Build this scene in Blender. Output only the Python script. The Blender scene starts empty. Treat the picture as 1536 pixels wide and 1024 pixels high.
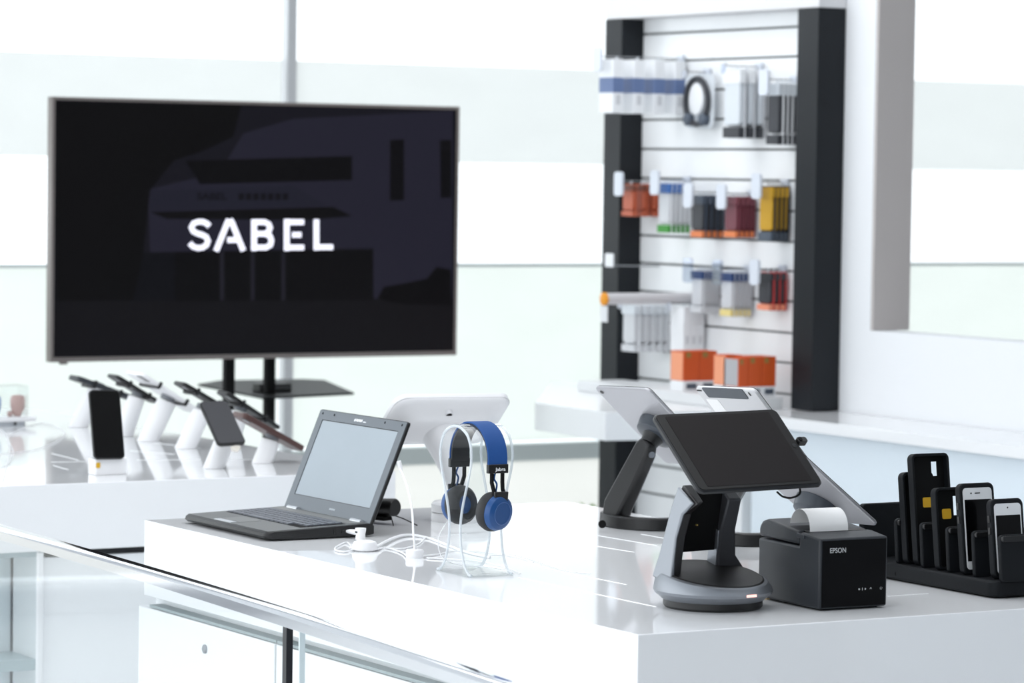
import bpy, bmesh, math, random
from mathutils import Vector as V, Matrix as M
random.seed(7)
R = math.radians
COL = bpy.context.scene.collection

# ------------------------------------------------------------------ camera
YAW, PIT, ROL, FPX = R(30.50278), R(2.89666), R(0.81626), 5087.83
fw = V((math.sin(YAW)*math.cos(PIT), math.cos(YAW)*math.cos(PIT), -math.sin(PIT)))
r0 = V((math.cos(YAW), -math.sin(YAW), 0)); u0 = r0.cross(fw)
rt = math.cos(ROL)*r0 + math.sin(ROL)*u0
up = -math.sin(ROL)*r0 + math.cos(ROL)*u0
ZC = 0.90                                   # counter height
def ray(x, y): return fw + rt*((x-768)/FPX) - up*((y-512)/FPX)
_d = ray(957, 951.5); CAM = V((0, 0, ZC)) - _d*(-0.73/_d.z)
def onz(x, y, z=ZC): d = ray(x, y); return CAM + d*((z-CAM.z)/d.z)
def onx(x, y, X): d = ray(x, y); return CAM + d*((X-CAM.x)/d.x)
def ony(x, y, Y): d = ray(x, y); return CAM + d*((Y-CAM.y)/d.y)
def dep(p): return (V(p)-CAM).dot(fw)
def ond(x, y, D): return CAM + ray(x, y)*D

cd = bpy.data.cameras.new('camera'); cam = bpy.data.objects.new('camera', cd); COL.objects.link(cam)
cam.matrix_world = M(((rt.x, up.x, -fw.x, CAM.x), (rt.y, up.y, -fw.y, CAM.y), (rt.z, up.z, -fw.z, CAM.z), (0, 0, 0, 1)))
cd.sensor_width = 36; cd.lens = FPX/1536*36; cd.clip_end = 200
cd.dof.use_dof = True; cd.dof.focus_distance = 6.1; cd.dof.aperture_fstop = 7.0
bpy.context.scene.camera = cam

# ------------------------------------------------------------------ materials
def s2l(c):
    return tuple(((v/255)/12.92 if v/255 <= .04045 else ((v/255+.055)/1.055)**2.4) for v in c)
MATS = {}
def mat(name, rgb, rough=.5, metal=0, spec=.5, trans=0, emit=None, es=1, ior=1.5, bump=0, bscale=400, coat=0, vary=0, alpha=1):
    if name in MATS: return MATS[name]
    m = bpy.data.materials.new(name); m.use_nodes = True; nt = m.node_tree
    b = nt.nodes['Principled BSDF']; c = (*s2l(rgb), 1)
    b.inputs['Base Color'].default_value = c
    b.inputs['Roughness'].default_value = rough; b.inputs['Metallic'].default_value = metal
    b.inputs['Specular IOR Level'].default_value = spec; b.inputs['IOR'].default_value = ior
    b.inputs['Transmission Weight'].default_value = trans; b.inputs['Coat Weight'].default_value = coat
    b.inputs['Alpha'].default_value = alpha
    if emit: b.inputs['Emission Color'].default_value = (*s2l(emit), 1); b.inputs['Emission Strength'].default_value = es
    tc = nt.nodes.new('ShaderNodeTexCoord')
    if bump or vary:
        n = nt.nodes.new('ShaderNodeTexNoise'); n.inputs['Scale'].default_value = bscale; n.inputs['Detail'].default_value = 3
        nt.links.new(tc.outputs['Object'], n.inputs['Vector'])
        if bump:
            bp = nt.nodes.new('ShaderNodeBump'); bp.inputs['Strength'].default_value = bump; bp.inputs['Distance'].default_value = .001
            nt.links.new(n.outputs['Fac'], bp.inputs['Height']); nt.links.new(bp.outputs['Normal'], b.inputs['Normal'])
        if vary:
            mx = nt.nodes.new('ShaderNodeMix'); mx.data_type = 'RGBA'
            mx.inputs[6].default_value = tuple(v*(1-vary) for v in c[:3]) + (1,); mx.inputs[7].default_value = tuple(min(1, v*(1+vary)) for v in c[:3]) + (1,)
            nt.links.new(n.outputs['Fac'], mx.inputs[0]); nt.links.new(mx.outputs[2], b.inputs['Base Color'])
    MATS[name] = m; return m
def clear(name, tint=(250, 253, 255), base=.06, edge=.75):
    """thin clear acrylic / glass sheet: transparent with a fresnel gloss"""
    if name in MATS: return MATS[name]
    m = bpy.data.materials.new(name); m.use_nodes = True; nt = m.node_tree; nt.nodes.clear()
    o = nt.nodes.new('ShaderNodeOutputMaterial'); t = nt.nodes.new('ShaderNodeBsdfTransparent'); g = nt.nodes.new('ShaderNodeBsdfGlossy')
    t.inputs['Color'].default_value = (*s2l(tint), 1); g.inputs['Roughness'].default_value = .02
    lw = nt.nodes.new('ShaderNodeLayerWeight'); lw.inputs['Blend'].default_value = .5
    ma = nt.nodes.new('ShaderNodeMath'); ma.operation = 'POWER'; ma.inputs[1].default_value = 3.0
    m2 = nt.nodes.new('ShaderNodeMath'); m2.operation = 'MULTIPLY_ADD'; m2.inputs[1].default_value = edge; m2.inputs[2].default_value = base; m2.use_clamp = True
    mx = nt.nodes.new('ShaderNodeMixShader')
    nt.links.new(lw.outputs['Facing'], ma.inputs[0]); nt.links.new(ma.outputs[0], m2.inputs[0]); nt.links.new(m2.outputs[0], mx.inputs[0])
    nt.links.new(t.outputs[0], mx.inputs[1]); nt.links.new(g.outputs[0], mx.inputs[2]); nt.links.new(mx.outputs[0], o.inputs[0])
    MATS[name] = m; return m
def cloth(name, rgb, tr=.8):
    """translucent blind fabric / frosted film lit by what is behind it"""
    if name in MATS: return MATS[name]
    m = bpy.data.materials.new(name); m.use_nodes = True; nt = m.node_tree; nt.nodes.clear()
    o = nt.nodes.new('ShaderNodeOutputMaterial'); t = nt.nodes.new('ShaderNodeBsdfTranslucent'); d = nt.nodes.new('ShaderNodeBsdfDiffuse')
    w = nt.nodes.new('ShaderNodeTexNoise'); w.inputs['Scale'].default_value = 3; tc = nt.nodes.new('ShaderNodeTexCoord')
    mp = nt.nodes.new('ShaderNodeMapping'); mp.inputs['Scale'].default_value = (1, 1, 2.5)
    cr = nt.nodes.new('ShaderNodeMix'); cr.data_type = 'RGBA'; c = s2l(rgb)
    cr.inputs[6].default_value = tuple(v*.96 for v in c)+(1,); cr.inputs[7].default_value = (*c, 1)
    mx = nt.nodes.new('ShaderNodeMixShader'); mx.inputs[0].default_value = tr
    nt.links.new(tc.outputs['Object'], mp.inputs[0]); nt.links.new(mp.outputs[0], w.inputs['Vector']); nt.links.new(w.outputs['Fac'], cr.inputs[0])
    for s in (t, d): nt.links.new(cr.outputs[2], s.inputs['Color'])
    nt.links.new(d.outputs[0], mx.inputs[1]); nt.links.new(t.outputs[0], mx.inputs[2]); nt.links.new(mx.outputs[0], o.inputs[0])
    MATS[name] = m; return m

W_GLOSS = mat('white_gloss_laminate', (240, 241, 243), .05, bump=.03, bscale=60)
W_SATIN = mat('white_satin_laminate', (242, 244, 246), .22)
W_PAINT = mat('white_wall_paint', (238, 240, 243), .7, bump=.1)
W_PLAST = mat('white_plastic', (238, 238, 240), .28)
W_CABLE = mat('white_cable', (240, 241, 243), .35)
W_PAPER = mat('white_paper', (240, 240, 240), .8)
BLACK = mat('black_plastic', (9, 9, 11), .42, bump=.08)
BLACK_G = mat('black_gloss', (4, 4, 5), .12)
BLACK_M = mat('black_matte', (6, 6, 7), .8, spec=.25)
CHAR = mat('charcoal_plastic', (24, 29, 36), .5, bump=.15, bscale=900)
RUBBER = mat('black_rubber', (15, 18, 22), .6, spec=.2)
DGREY = mat('dark_grey', (42, 46, 52), .5)
SILVER = mat('silver_metal', (140, 144, 150), .4, metal=.7)
ALU = mat('aluminium_back', (186, 186, 190), .38, metal=.55)
CHROME = mat('chrome', (235, 236, 240), .06, metal=1)
CLEAR = clear('clear_acrylic', (253, 254, 254), .02, .6)
GLASS = clear('clear_glass', (254, 255, 255), .015, .4)
BLUE = mat('blue_fabric', (12, 72, 140), .75, bump=.4, bscale=1500)
BLUEP = mat('blue_plastic', (16, 70, 128), .4)
LEATH = mat('black_leatherette', (27, 28, 31), .55, bump=.3, bscale=900)
SCR = mat('dark_glass_screen', (20, 19, 21), .35, spec=.35)
YELL = mat('yellow_sticker', (226, 176, 30), .6)

# ------------------------------------------------------------------ mesh building
class MB:
    def __init__(s): s.bm = bmesh.new()
    def face(s, vs):
        try: return s.bm.faces.new(vs)
        except ValueError: return None
    def poly(s, pts):
        s.face([s.bm.verts.new(p) for p in pts]); return s
    def prism(s, pts, off):
        """closed extrusion of a 3-D polygon along off"""
        off = V(off); a = [s.bm.verts.new(p) for p in pts]; b = [s.bm.verts.new(V(p)+off) for p in pts]
        n = len(pts); s.face(a[::-1]); s.face(b)
        for i in range(n): s.face([a[i], a[(i+1) % n], b[(i+1) % n], b[i]])
        return s
    def box(s, x0, x1, y0, y1, z0, z1, m=None):
        m = m or M.Identity(4)
        p = [m @ V(q) for q in ((x0, y0, z0), (x1, y0, z0), (x1, y1, z0), (x0, y1, z0))]
        return s.prism(p, (m.to_3x3() @ V((0, 0, z1-z0))))
    def hexa(s, lo, hi):
        """two quads -> closed solid"""
        a = [s.bm.verts.new(p) for p in lo]; b = [s.bm.verts.new(p) for p in hi]; n = len(lo)
        s.face(a[::-1]); s.face(b)
        for i in range(n): s.face([a[i], a[(i+1) % n], b[(i+1) % n], b[i]])
        return s
    def loft(s, rings, cap=True, closed=False):
        vr = [[s.bm.verts.new(p) for p in r] for r in rings]; n = len(rings[0])
        seq = list(zip(vr, vr[1:])) + ([(vr[-1], vr[0])] if closed else [])
        for a, b in seq:
            for i in range(n): s.face([a[i], a[(i+1) % n], b[(i+1) % n], b[i]])
        if cap and not closed: s.face(vr[0][::-1]); s.face(vr[-1])
        return s
    def lathe(s, prof, m=None, n=32):
        """prof: (radius, z) pairs"""
        m = m or M.Identity(4)
        return s.loft([[m @ V((r*math.cos(2*math.pi*i/n), r*math.sin(2*math.pi*i/n), z)) for i in range(n)] for r, z in prof])
    def tube(s, pts, r, n=8, closed=False):
        pts = [V(p) for p in pts]; rings = []; N = len(pts); prev = None
        for i, p in enumerate(pts):
            a = pts[i-1] if (i or closed) else pts[i]; b = pts[(i+1) % N] if (i < N-1 or closed) else pts[i]
            t = (b-a).normalized()
            x = (prev - t*prev.dot(t)) if prev else t.cross(V((0, 0, 1)))
            if x.length < 1e-4: x = t.cross(V((0, 1, 0)))
            x.normalize(); prev = x; y = t.cross(x); rr = r[i] if isinstance(r, (list, tuple)) else r
            rings.append([p + x*rr*math.cos(2*math.pi*k/n) + y*rr*math.sin(2*math.pi*k/n) for k in range(n)])
        return s.loft(rings, closed=closed)
    def sweep(s, path, side, w, t):
        """flat strap: path of points, side = width direction, w width, t thickness (outwards)"""
        side = V(side).normalized(); rings = []; N = len(path)
        for i, p in enumerate(path):
            p = V(p); tt = (V(path[min(N-1, i+1)]) - V(path[max(0, i-1)])).normalized(); nn = tt.cross(side)
            rings.append([p - side*w/2, p + side*w/2, p + side*w/2 + nn*t, p - side*w/2 + nn*t])
        return s.loft(rings)
    def build(s, name, material, parent=None, bev=0, seg=2, smooth=True, ang=35):
        bmesh.ops.recalc_face_normals(s.bm, faces=s.bm.faces)
        me = bpy.data.meshes.new(name); s.bm.to_mesh(me); s.bm.free(); me.materials.append(material)
        if smooth:
            me.polygons.foreach_set('use_smooth', [True]*len(me.polygons)); me.set_sharp_from_angle(angle=R(ang))
        o = bpy.data.objects.new(name, me); COL.objects.link(o)
        if parent: o.parent = parent; o.matrix_parent_inverse = base_inv(parent)
        if bev:
            b = o.modifiers.new('bevel', 'BEVEL'); b.width = bev; b.segments = seg; b.limit_method = 'ANGLE'; b.angle_limit = R(40)
        return o
def base_inv(p):
    m = M.Identity(4)
    while p: m = p.matrix_basis @ m if not p.parent else p.matrix_parent_inverse @ p.matrix_basis @ m; p = p.parent
    return m.inverted()
def tag(o, label=None, cat=None, group=None, kind=None):
    if label: o['label'] = label
    if cat: o['category'] = cat
    if group: o['group'] = group
    if kind: o['kind'] = kind
    return o
def thing(name, label, cat, loc, group=None):
    o = bpy.data.objects.new(name, None); o.empty_display_size = .05; o.location = V(loc); COL.objects.link(o)
    return tag(o, label, cat, group)
def struct(name, mb, m, label=None, **k): return tag(mb.build(name, m, **k), label, None, None, 'structure')
def frame(o, ux, uy):
    ux = V(ux).normalized(); uy = V(uy); uy = (uy - ux*ux.dot(uy)).normalized(); uz = ux.cross(uy)
    o = V(o); return M(((ux.x, uy.x, uz.x, o.x), (ux.y, uy.y, uz.y, o.y), (ux.z, uy.z, uz.z, o.z), (0, 0, 0, 1)))
def rr(w, h, r, n=6, cx=0, cy=0):
    out = []
    for sx, sy, a0 in ((1, 1, 0), (-1, 1, 90), (-1, -1, 180), (1, -1, 270)):
        for k in range(n+1):
            a = R(a0 + 90*k/n); out.append((cx + sx*(w/2-r) + r*math.cos(a), cy + sy*(h/2-r) + r*math.sin(a)))
    return out
def slab(mb, m, w, h, r, z0, z1, cx=0, cy=0, n=6):
    return mb.prism([m @ V((x, y, z0)) for x, y in rr(w, h, r, n, cx, cy)], m.to_3x3() @ V((0, 0, z1-z0)))
def pad(mb, m, w, h, r, z0, z1, e=.003, cx=0, cy=0):
    """rounded plate with softened rims"""
    L = [(e, z0), (0, z0+e*.8), (0, z1-e*.8), (e, z1)] if z1 > z0 else [(e, z0), (0, z0-e*.8), (0, z1+e*.8), (e, z1)]
    return mb.loft([[m @ V((x, y, z)) for x, y in rr(w-2*d, h-2*d, max(r-d, .0005), 6, cx, cy)] for d, z in L])
def text(name, body, m, size, material, parent, ext=.0004, bold=0, align='CENTER', sx=1):
    c = bpy.data.curves.new(name, 'FONT'); c.body = body; c.size = size; c.extrude = ext; c.offset = bold
    c.align_x = align; c.align_y = 'CENTER'; c.materials.append(material)
    tmp = bpy.data.objects.new(name, c); COL.objects.link(tmp)
    me = bpy.data.meshes.new_from_object(tmp.evaluated_get(bpy.context.evaluated_depsgraph_get()))
    bpy.data.objects.remove(tmp); me.transform(m @ M.Diagonal((sx, 1, 1, 1)))
    if not me.materials: me.materials.append(material)
    o = bpy.data.objects.new(name, me); COL.objects.link(o); o.parent = parent; o.matrix_parent_inverse = base_inv(parent); return o
def bez(p0, p1, p2, p3, n=14):
    return [V(p0)*(1-t)**3 + V(p1)*3*t*(1-t)**2 + V(p2)*3*t*t*(1-t) + V(p3)*t**3 for t in [i/n for i in range(n+1)]]
def smooth_path(pts, n=8):
    pts = [V(p) for p in pts]; out = []
    for i in range(len(pts)-1):
        p0 = pts[max(0, i-1)]; p1 = pts[i]; p2 = pts[i+1]; p3 = pts[min(len(pts)-1, i+2)]
        for k in range(n):
            t = k/n; out.append(.5*((2*p1) + (p2-p0)*t + (2*p0-5*p1+4*p2-p3)*t*t + (-p0+3*p1-3*p2+p3)*t**3))
    return out + [pts[-1]]

# ------------------------------------------------------------------ the room
FLOOR = mat('pale_floor', (226, 228, 230), .3, vary=.03, bscale=3)
struct('floor', MB().box(-7, 8, -8, 7, -.1, 0), FLOOR)
struct('ceiling', MB().box(-2.5, 8, -4, 7, 3.1, 3.2), W_PAINT)
# wall on the right: a white partition with a wide opening; behind it the window wall carries on
wr = MB()
wr.box(3.32, 3.42, -4, 4.16, 0, 1.155)                # below the opening
jy = 3.885
wr.box(3.32, 3.42, jy, 4.16, 1.155, 3.1)              # pier between shelf tower and opening
wr.box(3.32, 3.42, -4, jy, 2.55, 3.1)                 # lintel
struct('wall_right', wr, W_PAINT)
TAUPE = mat('taupe_reveal', (196, 190, 188), .6)
struct('trim_1', MB().box(3.322, 3.46, jy-.012, jy, 1.156, 2.55), TAUPE)
struct('wall_unseen_blocker', MB().box(-1.2, 8, -5.4, -5.3, 0, 3.1), mat('light_blocker_grey', (104, 106, 110), .8))  # unseen wall added behind the camera to dim light from that side
BW = 7.0
bw = MB(); bw.box(-4, 8, BW+.02, BW+.2, -.1, .10); bw.box(-4, 8, BW+.02, BW+.2, 2.85, 3.2)
struct('wall_back', bw, W_PAINT)
# window wall: mullions, transoms, panes, blinds
w1 = bpy.data.objects.new('window_1', None); COL.objects.link(w1); tag(w1, kind='structure')
SGREY = mat('grey_mullion', (196, 198, 201), .5)
mx0 = ony(428, 200, BW).x; mx1 = ony(442, 200, BW).x
for x0 in (mx0-2.4, mx0, mx0+2.62, mx0+5.2):
    MB().box(x0, x0+(mx1-mx0), BW-.012, BW+.04, .10, 2.85).build('mullion', SGREY, w1, bev=.003)
SILL = mat('grey_green_transom', (196, 204, 203), .6)
MB().box(-4, 8, BW-.03, BW+.04, .485, .55).build('transom', SILL, w1)
MB().box(-4, 8, BW-.12, BW+.04, .10, .12).build('window_sill', W_SATIN, w1)
MB().box(-4, 8, BW+.045, BW+.051, .10, 2.85).build('pane', GLASS, w1)
BL1 = cloth('blind_fabric_upper', (230, 231, 230), .85)
FR1 = cloth('frosted_film', (233, 235, 232), .85)
FR2 = cloth('frosted_film_low', (234, 233, 230), .85)
for a, b in ((-4, mx0), (mx1, mx0+2.62), (mx0+2.62+mx1-mx0, 8)):
    MB().box(a+.01, b-.01, BW+.016, BW+.018, 1.655, 2.03).build('blind', BL1, w1)
    MB().box(a+.01, b-.01, BW+.024, BW+.026, .56, 1.262).build('frosted_pane', FR1, w1)
    MB().box(a+.01, b-.01, BW+.024, BW+.026, .13, .48).build('frosted_pane', FR2, w1)
    MB().box(a+.01, b-.01, BW-.02, BW+.02, 1.25, 1.262).build('blind_bar', SILL, w1)

# ------------------------------------------------------------------ counters
def P2(*q): return [V(p) for p in q]
TOPZ = ZC
ct = thing('countertop', 'thick glossy white countertop carrying the laptop, headphones and tablet stands', 'countertop', (.5, .93, .745))
W_, L_ = 1.02, 1.885
MB().box(0, W_, 0, L_, .745, TOPZ).build('slab', W_GLOSS, ct, bev=.0015)
SEAM = mat('white_edge_highlight', (250, 251, 253), .25, emit=None)  # plate edges, the highlight on their bevels painted as white strips
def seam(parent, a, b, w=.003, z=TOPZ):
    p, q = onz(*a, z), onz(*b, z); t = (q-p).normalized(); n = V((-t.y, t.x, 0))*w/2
    MB().prism([p-n, q-n, q+n, p+n], (0, 0, .0007)).build('edge_highlight_strip', SEAM, parent)
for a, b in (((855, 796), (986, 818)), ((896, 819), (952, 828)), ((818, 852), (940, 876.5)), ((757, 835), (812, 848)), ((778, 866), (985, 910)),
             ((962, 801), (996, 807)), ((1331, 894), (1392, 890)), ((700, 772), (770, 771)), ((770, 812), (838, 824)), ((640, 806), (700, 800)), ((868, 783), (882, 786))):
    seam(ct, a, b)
# base cabinets under the counter, with drawer fronts facing left
LINEG = mat('grey_green_shadow_gap', (150, 162, 164), .5)
ys = [1.905, 1.27, .635, .0]
labs = ['white pedestal cabinet with a round lock at the left end under the long counter', 'white pedestal cabinet seen behind the glass, middle of the row under the counter', 'white pedestal cabinet under the front right corner of the long counter']
for i in range(3):
    y1, y0 = ys[i], ys[i+1]
    c = thing('pedestal_cabinet', labs[i], 'cabinet', (.5, (y0+y1)/2, 0), 'pedestal cabinets under the counter')
    MB().box(.03, W_-.03, y0+.002, y1-.004-(.0 if i else .012), .0, .744).build('body', W_SATIN, c)
    MB().box(-.004, .029, y0+.004, y1-.004, .05, .722).build('door', W_SATIN, c, bev=.002)
    MB().box(.0, .0285, y0+.004, y1-.05*(i == 0), .7235, .729).build('finger_groove', LINEG, c)
    if i < 2:
        k = onx(308, 973, -.004); k.y -= .64*i
        mm = frame(k, (0, 1, 0), (0, 0, 1))
        MB().lathe([(.009, 0), (.009, -.003), (.007, -.0045)], mm, 20).build('lock', SILVER, c)
c2 = thing('countertop', 'white glossy countertop on the left carrying the row of slanted phone stands', 'countertop', (0, 3.6, .745))
MB().box(-.28, 1.02, 2.68, 4.95, .747, TOPZ).build('slab', W_GLOSS, c2, bev=.0015)
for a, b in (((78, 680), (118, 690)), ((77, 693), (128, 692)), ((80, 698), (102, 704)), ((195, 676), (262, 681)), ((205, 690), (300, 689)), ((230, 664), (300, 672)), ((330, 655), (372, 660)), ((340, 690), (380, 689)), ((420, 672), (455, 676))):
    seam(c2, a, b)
DARKL = mat('painted_recess_shade', (40, 40, 42), .6)  # dark colour paints the shade in the gap under the slab
c3 = thing('base_cabinet', 'white base cabinet set back under the left countertop, dark strip as recess shade on top', 'cabinet', (.3, 3.6, 0))
MB().box(.115, 1.0, 2.70, 4.9, 0, .73).build('body', W_SATIN, c3)
MB().box(.115, .99, 2.72, 4.9, .7305, .7465).build('recess_shade_strip', DARKL, c3)
c4 = thing('glass_cabinet', 'pale glass-fronted display cabinet at the far left under the countertop', 'cabinet', (-.1, 3.6, 0))
PALE = mat('pale_lit_back', (232, 240, 244), .5)
MB().box(-.26, .095, 2.84, 4.9, .0, .746).build('body', PALE, c4)
MB().box(-.26, .105, 2.69, 2.83, .475, .5).build('shelf', mat('grey_shelf_edge', (176, 190, 194), .4), c4)
MB().box(-.26, .105, 2.69, 2.83, .735, .746).build('shelf', MATS['grey_shelf_edge'], c4)
MB().box(-.26, .105, 2.69, 2.83, .0, .05).build('plinth', PALE, c4)
MB().box(.096, .114, 2.685, 2.83, .0, .746).build('side_frame', W_GLOSS, c4, bev=.004)
MB().box(-.26, .095, 2.686, 2.689, .05, .735).build('glass_front', GLASS, c4)

# balustrade: glass panes under a polished rail
rl = thing('glass_balustrade', 'glass balustrade with polished chrome top rail in front of the counter', 'railing', (-.35, .9, 0))
back = [(-.292, 2.58), (-.297, 1.933), (-.317, 1.208), (-.355, .511), (-.397, -.025), (-.45, -.62), (-.52, -1.3), (-.62, -2.2), (-.74, -3.1)]
bk = smooth_path([V((x, y, .90)) for x, y in back], 6)
rings = []
for i, p in enumerate(bk):
    t = (bk[min(i+1, len(bk)-1)]-bk[max(i-1, 0)]).normalized(); n = V((t.y, -t.x, 0)); n = n if n.x < 0 else -n
    w, h = .036, .022
    rings.append([p+V((0, 0, -.002)), p+n*.004, p+n*(w*.5)+V((0, 0, -.0006)), p+n*(w*.8)+V((0, 0, -.0022)), p+n*w+V((0, 0, -.006)), p+n*w+V((0, 0, -h)), p+V((0, 0, -h))])
MB().loft(rings).build('rail', CHROME, rl, ang=25)
gp = [p + V((-.016, 0, 0)) for p in bk]
pc = onx(430, 980, -.375)
ysplit = pc.y
def glass_run(pts, nm):
    a = [[p+V((-.004, 0, .02-.9+0)), p+V((.004, 0, .02-.9)), p+V((.004, 0, -.024)), p+V((-.004, 0, -.024))] for p in pts]
    return MB().loft(a).build(nm, GLASS, rl)
gl = [p for p in gp if p.y > ysplit+.02]; gr = [p for p in gp if p.y < ysplit-.07]
def at_y(y):
    for a, b in zip(gp, gp[1:]):
        if a.y >= y >= b.y: return a + (b-a)*((a.y-y)/(a.y-b.y))
glass_run(gl + [at_y(ysplit+.008)], 'glass_pane'); glass_run([at_y(ysplit-.062)] + gr, 'glass_pane')
q = at_y(ysplit)
MB().box(q.x-.006, q.x+.006, ysplit-.006, ysplit+.008, .0, .877).build('post', mat('black_post', (14, 16, 24), .3), rl)
q = at_y(ysplit-.058)
MB().box(q.x-.005, q.x+.005, ysplit-.060, ysplit-.056, .0, .877).build('edge_strip', mat('pale_glass_edge', (214, 226, 230), .2), rl)

# ------------------------------------------------------------------ ledge + low table + display tower on the right
lg = thing('wall_ledge', 'long white worktop running along the right wall below the opening', 'worktop', (3.15, 1, .86))
MB().box(3.0, 3.316, -3.5, 4.14, .862, .897).build('top', W_GLOSS, lg, bev=.002)
MB().box(3.04, 3.315, -3.5, 4.10, .0, .861).build('front_panel', mat('pale_blue_white_panel', (226, 236, 244), .3), lg)
tb = thing('display_table', 'thick floating white display shelf with angled end below the accessory wall', 'shelf', (3, 4.9, .81))
MB().prism(P2((3.213, 5.58, .812), (2.60, 4.67, .812), (2.58, 4.22, .812), (2.98, 4.16, .812), (3.213, 4.16, .812)), (0, 0, .087)).build('board', W_SATIN, tb, bev=.002)
MB().box(3.06, 3.10, 4.18, 4.22, 0, .811).build('leg', W_SATIN, tb)
rs = thing('riser', 'low white riser holding the orange boxes on the white shelf', 'riser', (3.12, 4.6, .9))
MB().box(3.02, 3.20, 4.17, 5.10, .9, .934).build('body', mat('white_riser', (226, 228, 230), .4), rs, bev=.002)

tw = thing('display_tower', 'tall slatwall unit with dark grey side pillars holding hanging accessories', 'display stand', (3.3, 4.65, 0))
PIL = mat('dark_pillar', (22, 26, 31), .45, spec=.25, bump=.05)
MB().box(3.215, 3.318, 4.037, 4.148, .899, 2.14).build('pillar', PIL, tw, bev=.0015)
MB().box(3.215, 3.318, 5.165, 5.27, .0, 2.14).build('pillar', PIL, tw, bev=.0015)
MB().box(3.215, 3.318, 4.037, 5.27, 2.141, 2.42).build('header', mat('header_glare_grey', (214, 214, 216), .5), tw, bev=.0015)  # glare over the dark header, painted in as pale grey
zs = [z/1000 for z in (2188, 2091, 1998, 1900, 1804, 1706, 1608, 1512, 1416, 1323, 1228, 1128, 1033, 934, 838, 742, 646, 550, 454, 358, 262, 166, 70)]
sl = MB()
for a, b in zip(zs, zs[1:]): sl.box(3.30, 3.317, 4.149, 5.164, b+.0033, a-.0033)
sl.build('slat_panel', W_SATIN, tw, bev=.002)
MB().box(3.3175, 3.325, 4.16, 5.164, .05, 2.18).build('back_board', mat('groove_grey', (120, 124, 124), .6), tw)

# ---- hooks, tickets and hanging packets
HK = mat('hook_wire', (150, 152, 155), .3, metal=.7)
TKT = mat('ticket_holder', (214, 220, 230), .35)
TKC = clear('clear_ticket', (225, 230, 240), .12, .7)
def hook(y, z, length, label, ticket=(.05, .085), clear_t=False, tz=0):
    h = thing('display_hook', label, 'hook', (3.3, y, z), 'metal display hooks on the slat wall')
    MB().tube([(3.298, y, z), (3.298-length, y, z), (3.298-length-.006, y, z+.01)], .0022, 6).build('wire', HK, h)
    MB().box(3.288, 3.298, y-.018, y+.018, z-.02, z+.012).build('bracket', TKT, h)
    x = 3.298-length-.01
    slab(MB(), frame((x, y, z-.02+tz), (0, -1, 0), (0, 0, 1)), ticket[0], ticket[1], .012, 0, .008).build('ticket_holder', TKC if clear_t else TKT, h)
    return h
def packets(kind, cat, labels, group, xf, xe, yt, yb, w, n, cols, hookz=None, thick=.012, build=None):
    """n packets on one hook; front one at pixel column xf, last one ending at xe"""
    e = onx(xe, (yt+yb)/2, 3.285); y = e.y + w/2; zt = onx(xe, yt, 3.285).z; zb = onx(xe, yb, 3.285).z
    sc = FPX/dep((3.2, y, zt)); Lx = max(thick, ((xe-xf) - w*sc*.507)/(sc*.862))
    xs = [3.285 - Lx + thick + i*(Lx-thick)/max(1, n-1) if n > 1 else 3.285-Lx+thick for i in range(n)]
    proto = None; out = []
    for i, x in enumerate(xs):
        lab = labels[0] if i == 0 else labels[1]
        t = thing(kind, lab, cat, (x, y, zt), group)
        if proto is None:
            build(t, x, y, zt, zb, w, thick, cols)
            MB().box(x-.002, x-.0008, y-.006, y+.006, zt-.003, zt+.0105).build('hang_tab', clr, t)
            proto = t
        else:
            for ch in list(proto.children):
                c = ch.copy(); COL.objects.link(c); c.parent = t; c.matrix_parent_inverse = ch.matrix_parent_inverse.copy()
        out.append(t)
    return y, zt, zb, xs
def flat(mb, x0, x1, y, w, z0, z1): return mb.box(x0, x1, y-w/2, y+w/2, z0, z1)
def pk_card(t, x, y, zt, zb, w, th, c):
    """card with header, bulging contents, lower label"""
    h = zt-zb
    flat(MB(), x-.002, x-.0005, y, w, zb, zt).build('card', c[0], t)
    pad(MB(), frame((x-.002, y, zb+h*.5), (0, -1, 0), (0, 0, 1)), w*.84, h*.62, .01, 0, th-.003, .003).build('contents', c[1], t)
    flat(MB(), x-th-.001, x-.0022, y, w*.96, zt-h*.21, zt-.004).build('header_label', c[2], t)
    flat(MB(), x-th-.001, x-.0022, y, w*.9, zb+.002, zb+h*.16).build('lower_label', c[3], t)
def pk_box(t, x, y, zt, zb, w, th, c):
    h = zt-zb
    MB().box(x-th, x, y-w/2, y+w/2, zb, zt).build('box', c[0], t, bev=.001)
    MB().box(x-th-.0006, x+.0002, y-w/2-.0006, y+w/2, zb+h*.38, zb+h*.66).build('band', c[1], t)
    MB().box(x-th*.7, x-th*.3, y-w/2-.001, y-w/2, zb+h*.16, zb+h*.34).build('print', c[2], t)
m_ = lambda n, c, r=.5: mat('pack_'+n, c, r)
wht, lgr = m_('white', (238, 240, 243)), m_('light_grey', (206, 208, 212))
navy, nblue, rusty, brown = m_('navy', (34, 62, 112)), m_('slate_blue', (98, 118, 160)), m_('rust', (190, 96, 66)), m_('brown', (120, 62, 44))
dk, dkb, mar, yel = m_('dark', (52, 54, 60)), m_('dark_blue', (74, 84, 98)), m_('maroon', (120, 62, 74)), m_('mustard', (196, 150, 20))
grn, blu, org, pink, red = m_('green', (50, 142, 40)), m_('blue', (56, 106, 176)), m_('orange', (226, 128, 72)), m_('salmon', (236, 150, 118)), m_('red', (196, 70, 70))
clr = m_('frosty', (214, 220, 226))
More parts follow.
